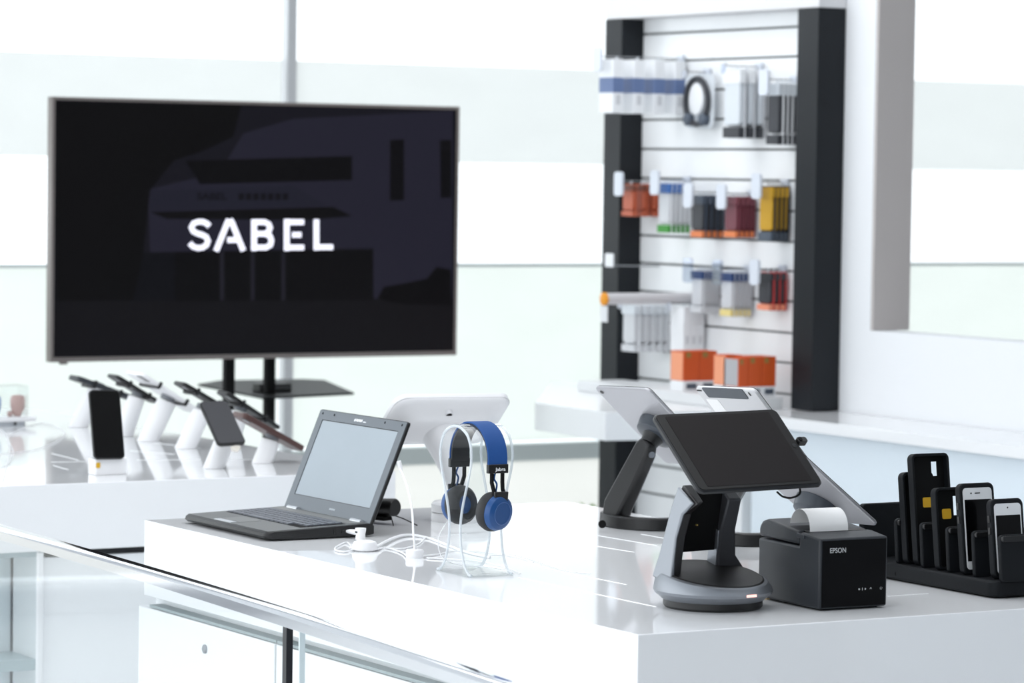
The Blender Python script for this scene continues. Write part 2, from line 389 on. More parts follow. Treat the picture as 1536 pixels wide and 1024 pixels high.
ROWS = [
 ('boxed_cable', 'box', ['white box with a blue band, nearest on the top left hook', 'white and blue box hung behind the first one on the top left hook'], 'boxed accessories on the top left hook', 898, 1028, 92, 172, .085, 4, (wht, nblue, lgr), .040, pk_box, 108),
 ('earphone_pack', 'packet', ['clear packet with a dark oval holding headphones, top row', ''], None, 1022, 1076, 112, 192, .15, 1, (clr, dk, wht, wht), .03, None, 104),
 ('phone_pouch', 'packet', ['clear grey pouch with black base, nearest on the third top hook', 'grey pouch with black base behind the first on the third top hook'], 'grey pouches on the third top hook', 1085, 1148, 104, 208, .10, 3, (lgr, clr, wht, dk), .022, pk_card, 96),
 ('cable_pack', 'packet', ['pale fronted packet with black contents, nearest on the top right hook', 'black packet behind the pale one on the top right hook'], 'black packets on the top right hook', 1150, 1197, 124, 218, .07, 4, (wht, dk, clr, dk), .02, pk_card, 122),
 ('memory_pack', 'packet', ['rust coloured packet with a white disc, leftmost of the second row', 'rust and brown packet behind the leftmost one of the second row'], 'rust packets at the left of the second row', 932, 988, 276, 325, .075, 3, (rusty, rusty, brown, rusty), .016, pk_card, 266),
 ('battery_pack', 'packet', ['white packet with small red square and green foot, second row', 'white edge-on packet with green foot behind the red square one'], 'white and green packets in the second row', 986, 1036, 274, 350, .075, 5, (wht, lgr, blu, grn), .012, pk_card, 266),
 ('adapter_pack', 'packet', ['dark blue-grey packet with white and orange label, second row', 'dark grey packet behind the blue-grey labelled one, second row'], 'dark grey packets in the second row', 1036, 1086, 293, 357, .075, 4, (dkb, dk, dkb, org), .014, pk_card, 267),
 ('adapter_pack', 'packet', ['maroon packet with white and orange label, second row', 'maroon packet behind the front one on the maroon hook'], 'maroon packets in the second row', 1086, 1133, 295, 357, .075, 4, (mar, mar, mar, org), .014, pk_card, 268),
 ('card_pack', 'packet', ['mustard yellow packet with dark lower half, nearest on its hook', 'mustard yellow packet behind the front one, second row right'], 'mustard yellow packets in the second row', 1138, 1184, 279, 362, .08, 4, (dk, yel, yel, dkb), .014, pk_card, 268),
 ('stylus_pack', 'packet', ['navy topped packet with clear cables, left of the two in the third row', 'navy topped packet behind the left front one in the third row'], 'navy packets on the left hook of the third row', 1036, 1080, 405, 470, .07, 5, (lgr, lgr, navy, lgr), .013, pk_card, 398),
 ('stylus_pack', 'packet', ['navy topped packet with a yellow foot, right of the two in the third row', 'navy topped packet behind the yellow-footed one in the third row'], 'navy packets on the right hook of the third row', 1080, 1128, 408, 475, .07, 5, (lgr, lgr, navy, m_('pale_yellow', (232, 214, 140))), .013, pk_card, 401),
 ('holder_pack', 'packet', ['red and black packet with pink foot, right end of the third row', 'black packet behind the red one at the right end of the third row'], 'red and black packets in the third row', 1136, 1180, 408, 466, .075, 3, (red, dk, dk, pink), .018, pk_card, 404),
 ('case_pack', 'packet', ['clear white packet, nearest of the pack hanging under the grey tube', 'clear packet with pinkish print hanging behind under the grey tube'], 'clear packets under the grey tube', 932, 1004, 456, 528, .085, 5, (wht, lgr, clr, lgr), .022, pk_card, 455),
 ('carton', 'box', ['white carton hanging right of the clear packets under the tube', 'white carton behind another beside the clear packets'], 'white cartons beside the clear packets', 1006, 1056, 460, 526, .08, 3, (wht, wht, lgr), .028, None, 455),
]
hn = ['left', 'second', 'third', 'right']
hook_lab = ['hook of the top row holding the white and blue boxes', 'hook of the top row holding the headphone packet', 'hook of the top row holding the grey pouches', 'hook of the top row holding the black packets',
            'hook of the second row with the rust packets', 'hook of the second row with the white and green packets', 'hook of the second row with the dark grey packets', 'hook of the second row with the maroon packets', 'hook of the second row with the mustard packets',
            'hook of the third row with the left navy packets', 'hook of the third row with the right navy packets', 'hook of the third row with the red and black packets', 'hook carrying the clear packets under the tube', 'hook carrying the white cartons']
def pk_phones(t, x, y, zt, zb, w, th, c):
    h = zt-zb; mm = frame((x-.002, y, (zt+zb)/2), (0, -1, 0), (0, 0, 1))
    pad(MB(), mm, w*1.15, h*1.02, .03, -.001, .001, .0004).build('card', c[0], t)
    pts = [(w*.44*math.sin(a), h*.43*math.cos(a)) for a in [2*math.pi*k/28 for k in range(28)]]
    MB().tube([mm @ V((px, py, .012)) for px, py in pts], .009, 8, closed=True).build('headband', dk, t)
    MB().loft([[mm @ V((px*.62*s, py*.7*s+.008, z)) for px, py in pts] for s, z in ((1, .002), (1, .014), (.8, .018))]).build('insert', wht, t)
    for sx in (-1, 1): MB().lathe([(.02, .002), (.021, .02), (.014, .026)], mm @ M.Translation((sx*w*.3, -h*.34, 0)), 20).build('ear_cup', dkb, t)
for i, (nm, cat, labs_, grp, xf, xe, yt, yb, w, n, cols, th, bf, yh) in enumerate(ROWS):
    if bf is None: bf = pk_phones if nm == 'earphone_pack' else pk_box
    y, zt, zb, xs = packets(nm, cat, labs_, grp, xf, xe, yt, yb, w, n, cols, None, th, bf)
    zh = zt + .009
    L = 3.298 - (xs[0] - th) + .02
    hook(y, zh, L, 'metal display '+hook_lab[i], clear_t=(i in (2, 9, 10)), ticket=(.05, .08) if i not in (1, 2, 12, 13) else (.02, .03), tz=.01)
# long bare hook with a white square ticket, third row left
e = onx(985, 399, 3.29)
h = thing('display_hook', 'bare metal display hook with a white square ticket at the left of the third row', 'hook', (3.3, e.y, e.z), 'metal display hooks on the slat wall')
MB().tube([(3.298, e.y, e.z), (3.11, e.y, e.z+.002)], .003, 6).build('wire', HK, h)
slab(MB(), frame((3.105, e.y, e.z+.02), (0, -1, 0), (0, -.1, 1)), .05, .045, .006, 0, .004).build('ticket_holder', wht, h)
# cardboard tube with an orange end cap
ta = onx(1045, 447, 3.29); y_ = ta.y
t = thing('mailing_tube', 'long pale grey tube with an orange end cap jutting from the slat wall', 'tube', (3.1, y_, ta.z))
tm = frame((3.296, y_, ta.z), (0, 1, 0), (0, 0, 1)); Lt = .36
zdir = tm.to_3x3() @ V((0, 0, 1)); sg = -1 if zdir.x > 0 else 1
MB().lathe([(.019, 0), (.019, sg*Lt)], tm, 24).build('tube', m_('tube_grey', (208, 207, 210)), t)
MB().lathe([(.021, sg*Lt), (.021, sg*(Lt+.008)), (.014, sg*(Lt+.010))], tm, 24).build('end_cap', m_('orange_cap', (244, 160, 40)), t)
MB().box(3.296-Lt-.006, 3.296-Lt-.002, y_-.02, y_+.02, ta.z-.075, ta.z-.022).build('ticket', wht, t)
# orange boxes on the riser
ob_i = [0]
def orange_box(x0, x1, y0, y1, lab, front=None, h=.128, main=None):
    z0 = .9345; t = thing('orange_box' if main is None else 'product_box', lab, 'box', ((x0+x1)/2, (y0+y1)/2, z0), 'orange boxed products on the white riser')
    side = main or m_('box_orange', (206, 84, 30)); fr = front or side
    MB().box(x0, x1, y0, y1, z0+h*.26, z0+h).build('carton', side, t, bev=.0008)
    MB().box(x0, x1, y0, y1, z0, z0+h*.2595).build('lower_band', wht, t)
    MB().box(x0-.0008, x0-.0001, y0+.004, y1-.004, z0+.035, z0+h-.004).build('front_face', fr, t)
    MB().box(x0+(x1-x0)*.15, x0+(x1-x0)*.45, y0-.0008, y0-.0001, z0+h*.84, z0+h*.97).build('badge', m_('gold', (150, 120, 60)), t)
    MB().box(x0+(x1-x0)*.2, x0+(x1-x0)*.85, y0-.0008, y0-.0001, z0+.008, z0+h*.2).build('picture', dkb, t)
    return t
sfr = m_('box_lit_front', (238, 158, 120))  # paler orange: light on the end faces painted into the colour
a = onx(1005, 560, 3.04)
Y0 = onx(1023, 570, 3.04).y
orange_box(3.045, 3.105, Y0, Y0+.075, 'orange box with pale front, left end of the row on the riser', sfr)
orange_box(3.107, 3.172, Y0, Y0+.075, 'orange box directly behind the left end one on the riser')
Y1 = onx(1087, 560, 3.05).y
orange_box(3.055, 3.115, Y1, Y1+.07, 'light salmon fronted orange box in the middle of the row', sfr)
Y2 = onx(1110, 560, 3.06).y
orange_box(3.055, 3.09, Y2, Y2+.085, 'grey and black fronted box between the orange boxes', m_('grey_print', (176, 176, 180)), .122)
orange_box(3.092, 3.142, Y2, Y2+.085, 'orange box just right of the grey fronted box', None, .126)
orange_box(3.144, 3.195, Y2, Y2+.085, 'orange box at the right end of the row on the riser', None, .126)

# ------------------------------------------------------------------ television on its stand
TY = 5.20
tv = thing('television', 'large flat television with thin silver bezel showing SABEL on a dark picture', 'television', ((ony(380, 345, TY))))
a, b, c_, d_ = (ony(*p, TY) for p in ((75, 147), (687, 158), (684.5, 530), (77, 545.5)))
x0, x1 = (a.x+d_.x)/2, (b.x+c_.x)/2; z1, z0 = (a.z+b.z)/2, (c_.z+d_.z)/2
def plate(name, x0, x1, z0, z1, y0, y1, m, par, bev=0): return MB().box(x0, x1, y0, y1, z0, z1).build(name, m, par, bev=bev)
BZ = mat('tv_bezel', (120, 113, 110), .4, metal=.4); bz = .010
bmx = MB()
for q in ((x0, x1, z1-bz, z1), (x0, x1, z0, z0+bz*1.5), (x0, x0+bz, z0+bz*1.5, z1-bz), (x1-bz, x1, z0+bz*1.5, z1-bz)): bmx.box(q[0], q[1], TY-.006, TY+.03, q[2], q[3])
bmx.build('bezel', BZ, tv)
plate('back_cover', x0+.01, x1-.01, z0+.02, z1-.01, TY+.004, TY+.05, BLACK, tv)
SB = mat('tv_screen', (3, 3, 4), .3, spec=.1, emit=(12, 12, 17), es=1)
plate('screen', x0+bz, x1-bz, z0+bz*1.5, z1-bz, TY-.002, TY+.003, SB, tv); tvs = tv.children[-1] if tv.children[-1].name.startswith('screen') else [c for c in tv.children if c.name.startswith('screen')][0]
def tvq(px, py, dy=0): p = ony(px, py, TY-.0022-dy); return p
def tvpoly(name, pts, rgb, k, lab=None):
    m = mat(name+'_glow', (2, 2, 2), .4, spec=.1, emit=rgb, es=1)
    P = [tvq(x, y, k*.0002) for x, y in pts]; o = MB().prism(P, (0, -.00015, 0)).build(name, m, tvs, smooth=False)
    if lab: o['label'] = lab
    return o
tvpoly('picture_facade', [(85, 155), (680, 163), (678, 375), (85, 380)], (20, 19, 27), 0)
tvpoly('picture_wall', [(440, 178), (680, 166), (679, 452), (560, 448), (560, 372), (225, 378), (222, 284), (330, 258), (365, 200)], (33, 32, 45), 1)
tvpoly('picture_trees', [(85, 154), (362, 158), (350, 205), (300, 228), (262, 240), (225, 285), (215, 380), (200, 450), (85, 452)], (8, 7, 9), 2)
tvpoly('picture_window_band', [(278, 241), (528, 234), (528, 270), (300, 276)], (9, 8, 11), 3)
tvpoly('picture_window', [(585, 210), (606, 209), (606, 300), (585, 301)], (9,8,12), 3)
tvpoly('picture_window', [(660, 210), (677, 210), (677, 296), (661, 297)], (9,8,12), 3)
tvpoly('picture_canopy', [(225, 318), (500, 310), (528, 324), (460, 330), (250, 328)], (11,10,13), 3)
tvpoly('picture_canopy_fascia', [(225, 286), (440, 278), (490, 308), (225, 316)], (30, 30, 42), 3)
tvpoly('picture_entrance', [(262, 378), (560, 374), (560, 450), (262, 452)], (9, 8, 11), 3)
for px in (330, 376, 422): tvpoly('picture_column', [(px, 378), (px+6, 378), (px+6, 450), (px, 451)], (30, 29, 38), 4)
tvpoly('picture_street', [(84, 452), (679, 449), (678, 522), (84, 533)], (17, 16, 20), 3)
tvpoly('picture_shrub', [(566, 448), (576, 430), (600, 426), (640, 418), (655, 400), (676, 404), (678, 458), (600, 456)], (7, 6, 9), 5)
tm = mat('picture_small_sign', (2, 2, 2), .4, spec=.1, emit=(14, 13, 19), es=1)
k = tvq(348, 294, .0016); text('picture_sign', 'SABEL', frame(tvq(318, 295, .0012), (1, 0, 0), (0, 0, 1)), .03, tm, tvs, .00005, .0008, sx=1.3)
for i in range(7): tvpoly('picture_sign_letter', [(358+i*11, 290), (366+i*11, 289.6), (366+i*11, 299.5), (358+i*11, 300)], (14, 13, 19), 4)
# SABEL logo, drawn stroke by stroke as on the screen
LOGO = mat('logo_glow', (200, 200, 210), .5, emit=(236, 236, 250), es=1)
def stroke(mb, pts, w, dy=.0018):
    P = [V(p) for p in pts]; L, Rr = [], []
    for i, p in enumerate(P):
        t = (P[min(i+1, len(P)-1)]-P[max(i-1, 0)]).normalized(); n = V((-t.y, t.x))*w/2; L.append(p+n); Rr.append(p-n)
    for i in range(len(P)-1):
        mb.prism([tvq(q.x, q.y, dy) for q in (L[i], L[i+1], Rr[i+1], Rr[i])], (0, -.0006, 0))
lw = 8.2
lt = {'S': [[(314, 339), (310, 335), (304, 332.5), (297, 332.5), (290, 335), (287, 341), (289.5, 346.5), (296, 350), (303, 352), (309.5, 355.5), (312, 361), (309.5, 367.5), (304, 371), (297, 372), (290, 370), (284.5, 364.5)]],
      'A': [[(324, 376.5), (341, 334), (343.5, 329)], [(345, 329), (348, 334), (365, 376)], [(341, 360), (356, 359.5)]],
      'B': [[(381, 329), (381, 376)], [(381, 333), (397, 333), (403, 336), (405, 341), (403, 347), (397, 350.5), (384, 350.5)], [(381, 371), (399, 371), (405.5, 367.5), (407, 361), (405, 354), (398, 350.5)]],
      'E': [[(430, 328.5), (430, 376)], [(430, 333), (456, 333)], [(430, 371), (456, 371)], [(438, 352), (452, 352)]],
      'L': [[(474.5, 329), (474.5, 375)], [(474.5, 370.5), (499.5, 370.5)]]}
for ch, ss in lt.items():
    mb = MB()
    for s_ in ss: stroke(mb, [(x, y) for x, y in s_], lw)
    o = mb.build('logo_letter', LOGO, tvs, smooth=False); o['label'] = 'white letter %s of the logo' % ch
plate('sensor', ony(90, 546, TY).x, ony(101, 546, TY).x, z0-.008, z0, TY-.002, TY+.01, BZ, tv)
# stand
ts = thing('television_stand', 'black twin pole stand with a glass shelf under the television', 'stand', (1.95, 5.4, 0))
for px in (343, 404):
    p = ony(px, 560, 5.30); MB().box(p.x-.016, p.x+.016, 5.285, 5.315, .03, 1.6).build('pole', BLACK_M, ts, bev=.003)
MB().box(1.55, 2.25, 5.2, 5.5, 0, .03).build('base_plate', BLACK_M, ts, bev=.005)
sp = [onz(395, 599, .89), onz(531, 592, .89), onz(487, 573, .89), onz(455, 571.5, .89), onz(330, 573.5, .89), onz(297, 579, .89)]
MB().prism(sp, (0, 0, .008)).build('shelf', mat('smoked_shelf', (22, 24, 26), .5, spec=.15), ts, bev=.001)
p = onz(408, 587, .8985)
bxx = thing('media_box', 'small black media box on the glass shelf below the television', 'box', p)
slab(MB(), frame(p, (1, 0, 0), (0, 1, 0)), .12, .06, .01, 0, .028).build('body', BLACK, bxx, bev=.003)
plate('front_panel', p.x-.05, p.x+.05, .904, .92, p.y-.0315, p.y-.0302, BLACK_G, bxx)

# ------------------------------------------------------------------ phone stands on the left counter
def phone(name, lab, m, w, h, th, body, face, cat='phone', group=None, dark_back=None, cam_bump=True, kids=True):
    """m: local x width, y long side, z screen normal"""
    t = thing(name, lab, cat, m.translation, group)
    pad(MB(), m, w, h, min(.011, w*.14), -th/2, th/2, .0015).build('case', body, t)
    slab(MB(), m, w*.93, h*.955, min(.009, w*.12), th/2, th/2+.0006).build('screen', face, t)
    if cam_bump: slab(MB(), m, w*.3, w*.28, .005, -th/2-.0015, -th/2, -w*.25, h*.4).build('camera_bump', BLACK_G, t)
    return t
BR_P = {}
def stand(bpx, tpx, Y, wb, wt, lab, grp='white slanted phone stands on the left counter', bz=None, dy=0):
    b_ = onz(*bpx); b_ = V(b_); Yb = b_.y; tp = ony(*tpx, Yb+dy); ax = (tp-b_)
    t = thing('phone_stand', lab, 'stand', b_, grp); rings = []; n = 28
    for s_ in (0, .08, .5, .9, 1):
        r = wb+(wt-wb)*s_; c = b_+ax*s_
        rings.append([c + V((r*math.cos(2*math.pi*k/n), r*math.sin(2*math.pi*k/n), 0)) if s_ == 0 else c + V((r*math.cos(2*math.pi*k/n), r*.95*math.sin(2*math.pi*k/n), -r*.35*math.cos(2*math.pi*k/n)*s_)) for k in range(n)])
    MB().loft(rings).build('body', W_PLAST, t, bev=.002)
    nn = V((math.sin(R(22)), 0, math.cos(R(22))))
    mm = frame(tp + nn*.004, (0, 1, 0), nn.cross(V((0, 1, 0))))
    MB().lathe([(wt*.8, 0), (wt*.8, .012)], mm, 20).build('mount', mat('mount_grey', (120, 124, 130), .4), t)
    return t, tp, Yb
def slant_phone(lab, pa, pb, Y, w, th, body, face, grp='phones on the slanted stands', nm='phone'):
    a, b = ony(*pa, Y), ony(*pb, Y); L = (b-a).length; m = frame((a+b)/2, (0, 1, 0), (a-b))
    n = m.to_3x3() @ V((0, 0, 1))
    if n.z < 0: m = frame((a+b)/2, (0, -1, 0), (a-b))
    return phone(nm, lab, m, w, L, th, body, face, group=grp)
ROSE = mat('rose_gold', (84, 60, 57), .4, metal=.3)
SG = mat('slate_screen', (50, 50, 55), .35)
PH = [
 ((117, 640), (146, 582), .028, .022, 'white slanted phone stand, leftmost and farthest of the row', (110, 566), (196, 597), .075, .013, DGREY, BLACK_G, 'dark phone on the leftmost slanted stand'),
 ((184, 654), (205, 596), .028, .022, 'white slanted phone stand half hidden behind the upright black phone', (168, 563), (233, 603), .072, .009, BLACK, BLACK_G, 'thin black phone behind the upright black phone'),
 ((222, 661), (250, 602), .030, .025, 'white slanted phone stand under the large pale tablet', (201, 559), (291, 617), .11, .009, W_PLAST, SG, 'large pale tablet tilted on a white stand'),
 ((278, 672), (303, 616), .028, .023, 'white slanted phone stand right of the pale tablet', (268, 574), (338, 615), .07, .009, BLACK, BLACK_G, 'black phone on the stand right of the pale tablet'),
 ((345, 668), (359, 618), .026, .021, 'white slanted phone stand behind the slate screened phone', (333, 588), (412, 641), .072, .009, BLACK, BLACK_G, 'black phone above the rose gold one'),
]
for i, (b_, t_, wb, wt, lab, pa, pb, w, th, bd, fc, pl) in enumerate(PH):
    s_, tp, Yb = stand(b_, t_, None, wb, wt, lab)
    A_, B_ = ony(*pa, Yb), ony(*pb, Yb); u_ = (B_-A_).normalized(); n_ = V((-u_.z, 0, u_.x)); n_ = n_ if n_.z > 0 else -n_
    for f_, e_ in ((.28, .035), (.72, .03)):
        o_ = A_.lerp(B_, f_); fm_ = frame(o_ - n_*(th/2+.004), u_, (0, 1, 0)); w2 = w/2+.004
        cl = MB().box(-.004, .004, -w2, w2, -.002, .002, fm_); up_z = 1 if (fm_.to_3x3() @ V((0, 0, 1))).dot(n_) > 0 else -1
        for sy_ in (-1, 1): cl.box(-.004, .004, sy_*w2-.0015, sy_*w2+.0015, *sorted((0, up_z*(th+.008))), fm_)
        cl.build('holder_arm', BLACK, s_)
    slant_phone(pl, pa, pb, Yb, w, th, bd, fc, nm='tablet' if 'tablet' in pl else 'phone')
s_, tp, Yb = stand((393, 694), (406, 660), None, .026, .022, 'short white slanted phone stand at the right end of the left counter')
slant_phone('rose gold phone at the right end of the left counter', (357, 621), (447, 672), Yb, .075, .013, ROSE, ROSE)
# slate screen phone facing the camera
s_, tp, Yb = stand((320, 702), (340, 655), None, .026, .024, 'white phone stand carrying the slate screened phone, nearest of the row')
k = dep(tp)-.03
TL, TR, BRp = ond(296, 608, k+.02), ond(331, 606, k+.05), ond(371, 662, k-.02)
m = frame((TL+BRp)/2, (TR-TL), (TR-BRp)); 
m = frame((TL+BRp)/2, (TR-TL), ((TL+TR)/2 - (BRp+ond(333, 667, k-.05))/2))
phone('phone', 'slate grey screened phone tilted towards the camera, near the right of the row', m, .074, .145, .009, BLACK, SG, group='phones on the slanted stands')
q = ond(353, 671, k-.03)
bt = thing('alarm_button', 'small round white security button at the foot of the slate screened phone', 'button', q)
MB().lathe([(.010, -.006), (.012, 0), (.010, .008), (.004, .009)], frame(q, (1, 0, 0), (0, .3, 1)), 20).build('body', mat('cream_plastic', (232, 226, 216), .4), bt)
# upright black phone on a white block
f0 = onz(168, 712); f0.z = ZC
wb_ = thing('phone_block', 'small white block with a yellow sticker under the upright black phone', 'stand', f0)
m = frame(f0 + V((-.003, .02, 0)), (1, 0, 0), (0, 1, 0))
slab(MB(), m, .082, .045, .006, 0, .038).build('body', W_PLAST, wb_, bev=.002)
MB().box(f0.x-.0443, f0.x-.0441+.0002-.0002, f0.y+.008, f0.y+.022, .915, .927).build('sticker', YELL, wb_) if False else slab(MB(), frame(f0+V((-.037, -.0032, .024)), (1, 0, 0), (0, 0, 1)), .011, .013, .003, 0, .0006).build('sticker', YELL, wb_)
pm = frame(f0 + V((-.010, .012, .118)), (1, -.02, -.02), (-.03, .28, 1))
phone('phone', 'upright black phone on a white block at the front of the left counter', pm, .078, .166, .008, mat('phone_frame_black', (14, 15, 18), .35), mat('off_screen', (2, 2, 3), .5, spec=.15), cam_bump=False)
q = onz(160, 640); q.z = 0
# clear case with earpieces at far left edge
cs = onz(22, 638); tr = thing('earbud_tray', 'white tray on a small foot at the far left of the left counter', 'tray', cs)
m = frame(cs, (1, 0, 0), (0, 1, 0))
slab(MB(), m, .14, .09, .006, .014, .026, -.022, 0).build('plate', W_PLAST, tr, bev=.002)
slab(MB(), m, .09, .06, .012, .0, .0135, -.022, 0).build('foot', mat('grey_foot', (205, 210, 216), .4), tr)
MB().lathe([(.004, 0), (.004, .004)], frame(cs+V((-.012, -.031, .008)), (1, 0, 0), (0, 0, 1)), 12).build('port', BLACK, tr)
cv = thing('clear_cover', 'clear acrylic cover over the earpieces at the far left', 'cover', cs+V((0, 0, .027)))
m2_ = m @ M.Translation((-.035, 0, .0265)); cb = MB()
for q in ((-.06, .06, -.04, -.038, 0, .085), (-.06, .06, .038, .04, 0, .085), (.058, .06, -.038, .038, 0, .085), (-.06, .06, -.04, .04, .0855, .0875)): cb.box(*q, m2_)
cb.build('cover', CLEAR, cv)
def earpiece(x, col, lab):
    e = thing('earpiece', lab, 'earpiece', cs+V((x, 0, .027))); mm = m @ M.Translation((x, 0, .0265))
    MB().lathe([(.010, .0), (.013, .008), (.018, .016), (.021, .03), (.021, .045), (.018, .056), (.008, .059)], mm @ M.Diagonal((1, .7, 1, 1)), 24).build('body', col, e)
    MB().lathe([(.006, .0), (.009, .008), (.006, .014)], mm @ M.Translation((-.022, 0, 0)), 16).build('tip', col, e)
earpiece(.008, mat('rose_plastic', (196, 164, 158), .4), 'pinkish earpiece under the clear cover at the far left')
earpiece(-.062, mat('blue_grey_plastic', (134, 156, 196), .4), 'blue-grey earpiece cut off by the left edge of the photo')
def cable(name, lab, pts, r, m=W_CABLE, cat='cable', group=None, n=8):
    o = MB().tube(smooth_path(pts, n), r, 8).build(name, m); return tag(o, lab, cat, group)
Zp = lambda x, y, h=.0025: onz(x, y, ZC) + V((0, 0, h))
cable('cable', 'thin pale cable looping over the left counter beside the upright black phone', [Zp(-20, 705), Zp(8, 700), Zp(20, 680), Zp(14, 655), Zp(60, 636), Zp(92, 645), Zp(96, 655), Zp(75, 668), Zp(40, 678), Zp(-20, 684)], .0012)
cable('cable', 'thin pale cable at the far left edge of the left counter', [Zp(-10, 640), Zp(8, 652), Zp(14, 675), Zp(10, 700), Zp(4, 724)], .0012)

# ------------------------------------------------------------------ laptop
FRp, FLp = onz(397, 812.5), onz(272, 785)
LX0, LY0, LY1 = .047, FRp.y, FRp.y+.380; LD = .240
lap = thing('laptop', 'open dark grey laptop with a pale screen at the left end of the counter', 'laptop', (.17, (LY0+LY1)/2, ZC))
def lx(x, y, z): return V((LX0+x, LY0+y, ZC+z))
# base wedge: rounded front lip, profile in x-z
prof = [(.006, .0045), (.0, .010), (.002, .0155), (.008, .0185), (LD-.006, .026), (LD, .022), (LD, .006), (LD-.01, .0035), (.05, .0025)]
n0 = 8; rings = []
for k in range(n0+1):
    pass
pl = MB(); ysx = [(0, .012), (.004, .004), (.012, 0), (.368, 0), (.376, .004), (.380, .012)]
rings = [[lx(x + (ins if x < .1 else -0), yy, z) for x, z in prof] for yy, ins in ysx]
lap_base = pl.loft(rings).build('base', BLACK, lap, ang=40)
PALM = mat('palm_rest_grey', (92, 94, 94), .4, bump=.1)
def topz(x): return .0186+(x-.008)*(.0074/(LD-.014))
def top_plate(nm, x0, x1, y0, y1, m, dz=0, th=.0006, bev=0):
    return MB().hexa([lx(x0, y0, topz(x0)+dz), lx(x1, y0, topz(x1)+dz), lx(x1, y1, topz(x1)+dz), lx(x0, y1, topz(x0)+dz)],
                     [lx(x0, y0, topz(x0)+dz+th), lx(x1, y0, topz(x1)+dz+th), lx(x1, y1, topz(x1)+dz+th), lx(x0, y1, topz(x0)+dz+th)]).build(nm, m, lap_base, bev=bev)
top_plate('palm_rest', .010, LD-.008, .006, .374, PALM)
top_plate('touchpad', .030, .078, .175, .262, mat('touchpad_grey', (108, 110, 110), .35), .0006, .0004)
top_plate('touchpad_button', .0125, .026, .180, .257, mat('button_silver', (214, 218, 222), .25, metal=.3), .0006, .0012)
top_plate('keyboard_bed', .088, .188, .022, .358, BLACK_M, .0006, .0004)
KEY = mat('key_grey', (98, 102, 110), .4); kb = 0
for r_ in range(6):
    xk = .172 - r_*.0162; nk = 15 if r_ < 5 else 9; yk = .354
    for c__ in range(nk):
        wk = .0182 if not (r_ == 5 and c__ == 4) else .098
        y1_ = yk; y0_ = yk-wk; yk = y0_-.0036
        if y0_ < .024: break
        top_plate('key', xk, xk+.0125, y0_, y1_, KEY, .001, .0024); kb += 1
top_plate('speaker_strip', .196, .222, .02, .36, mat('speaker_grey', (120, 121, 120), .45), .0006, .0005)
# side details (right side faces the camera)
MB().box(LX0+.15, LX0+.152, LY0-.0006, LY0, ZC+.008, ZC+.02).build('port_gap', BLACK_G, lap_base)
MB().box(LX0+.168, LX0+.2, LY0-.0008, LY0, ZC+.010, ZC+.017).build('port', BLACK_G, lap_base)
# lid
a_, b2 = .084, .203; lv = V((a_, 0, b2)); LH = lv.length; hz = lx(LD-.006, .19, .022)
lm = frame(hz + lv*.5, (0, -1, 0), lv)          # x: to camera right, y up the lid; z: normal
nz = lm.to_3x3() @ V((0, 0, 1)); sgn = 1 if nz.x < 0 else -1      # screen side faces -x
LIDG = mat('lid_grey', (94, 101, 108), .38, metal=.2)
def lz(a, b): return (sgn*a, sgn*b)
o = MB(); z0_, z1_ = sorted(lz(-.004, .003)); lid = pad(o, lm, .380, LH, .006, z0_, z1_, .001).build('lid', BLACK, lap)
def lid_plate(nm, m, w, h, cx, cy, za, zb, r=.003): 
    z0_, z1_ = sorted(lz(za, zb)); return slab(MB(), lm, w, h, r, z0_, z1_, cx, cy).build(nm, m, lid)
fb = MB(); hw, hh = .188, LH/2-.002; sw, st, sb = .165, .020, .030
z0_, z1_ = sorted(lz(.003, .0042))
for q in ((-hw, hw, hh-st, hh), (-hw, hw, -hh, -hh+sb), (-hw, -sw, -hh+sb, hh-st), (sw, hw, -hh+sb, hh-st)): fb.box(q[0], q[1], q[2], q[3], z0_, z1_, lm)
fb.build('screen_bezel', LIDG, lid)
lid_plate('screen', mat('pale_lcd', (150, 160, 168), .35, spec=.35, vary=.05, bscale=9), 2*sw-.004, 2*hh-st-sb-.003, 0, (sb-st)/2, .003, .0034, .001)
for dx in (-.172, -.12, .045+.06, .172): lid_plate('rubber_stop', BLACK_M, .0035, .0045, dx if dx != .105 else .10, hh-.007, .0042, .005, .001)
tm2 = lm @ M.Translation((0, hh-.011, sgn*.0046))
if sgn < 0: tm2 = tm2 @ M.Rotation(math.pi, 4, 'Y')
W_TXT = mat('white_print', (236, 238, 240), .5)
lab_ = bpy.data.objects
for k_, (dx, w_) in enumerate(((-.016, .005), (-.0095, .003), (-.004, .005), (.002, .003), (.008, .006), (.014, .003))):
    lid_plate('label_mark', W_TXT, w_, .0055, dx-.01, hh-.011+(.0006 if k_ % 2 else 0), .0042, .0046, .0008)
lid_plate('label_mark', W_TXT, .012, .0018, .016, hh-.0125, .0042, .0046, .0006)
for k_ in range(7): lid_plate('logo_mark', mat('grey_print', (176, 184, 190), .5), .0026, .004, .006+k_*.0036, -hh+.0135, .0042, .0045, .0006)
for yy in (.05, .33):
    MB().tube([lx(LD-.012, yy-.022, .0255), lx(LD-.012, yy+.022, .0255)], .006, 12).build('hinge', mat('hinge_silver', (205, 208, 212), .25, metal=.6), lap)
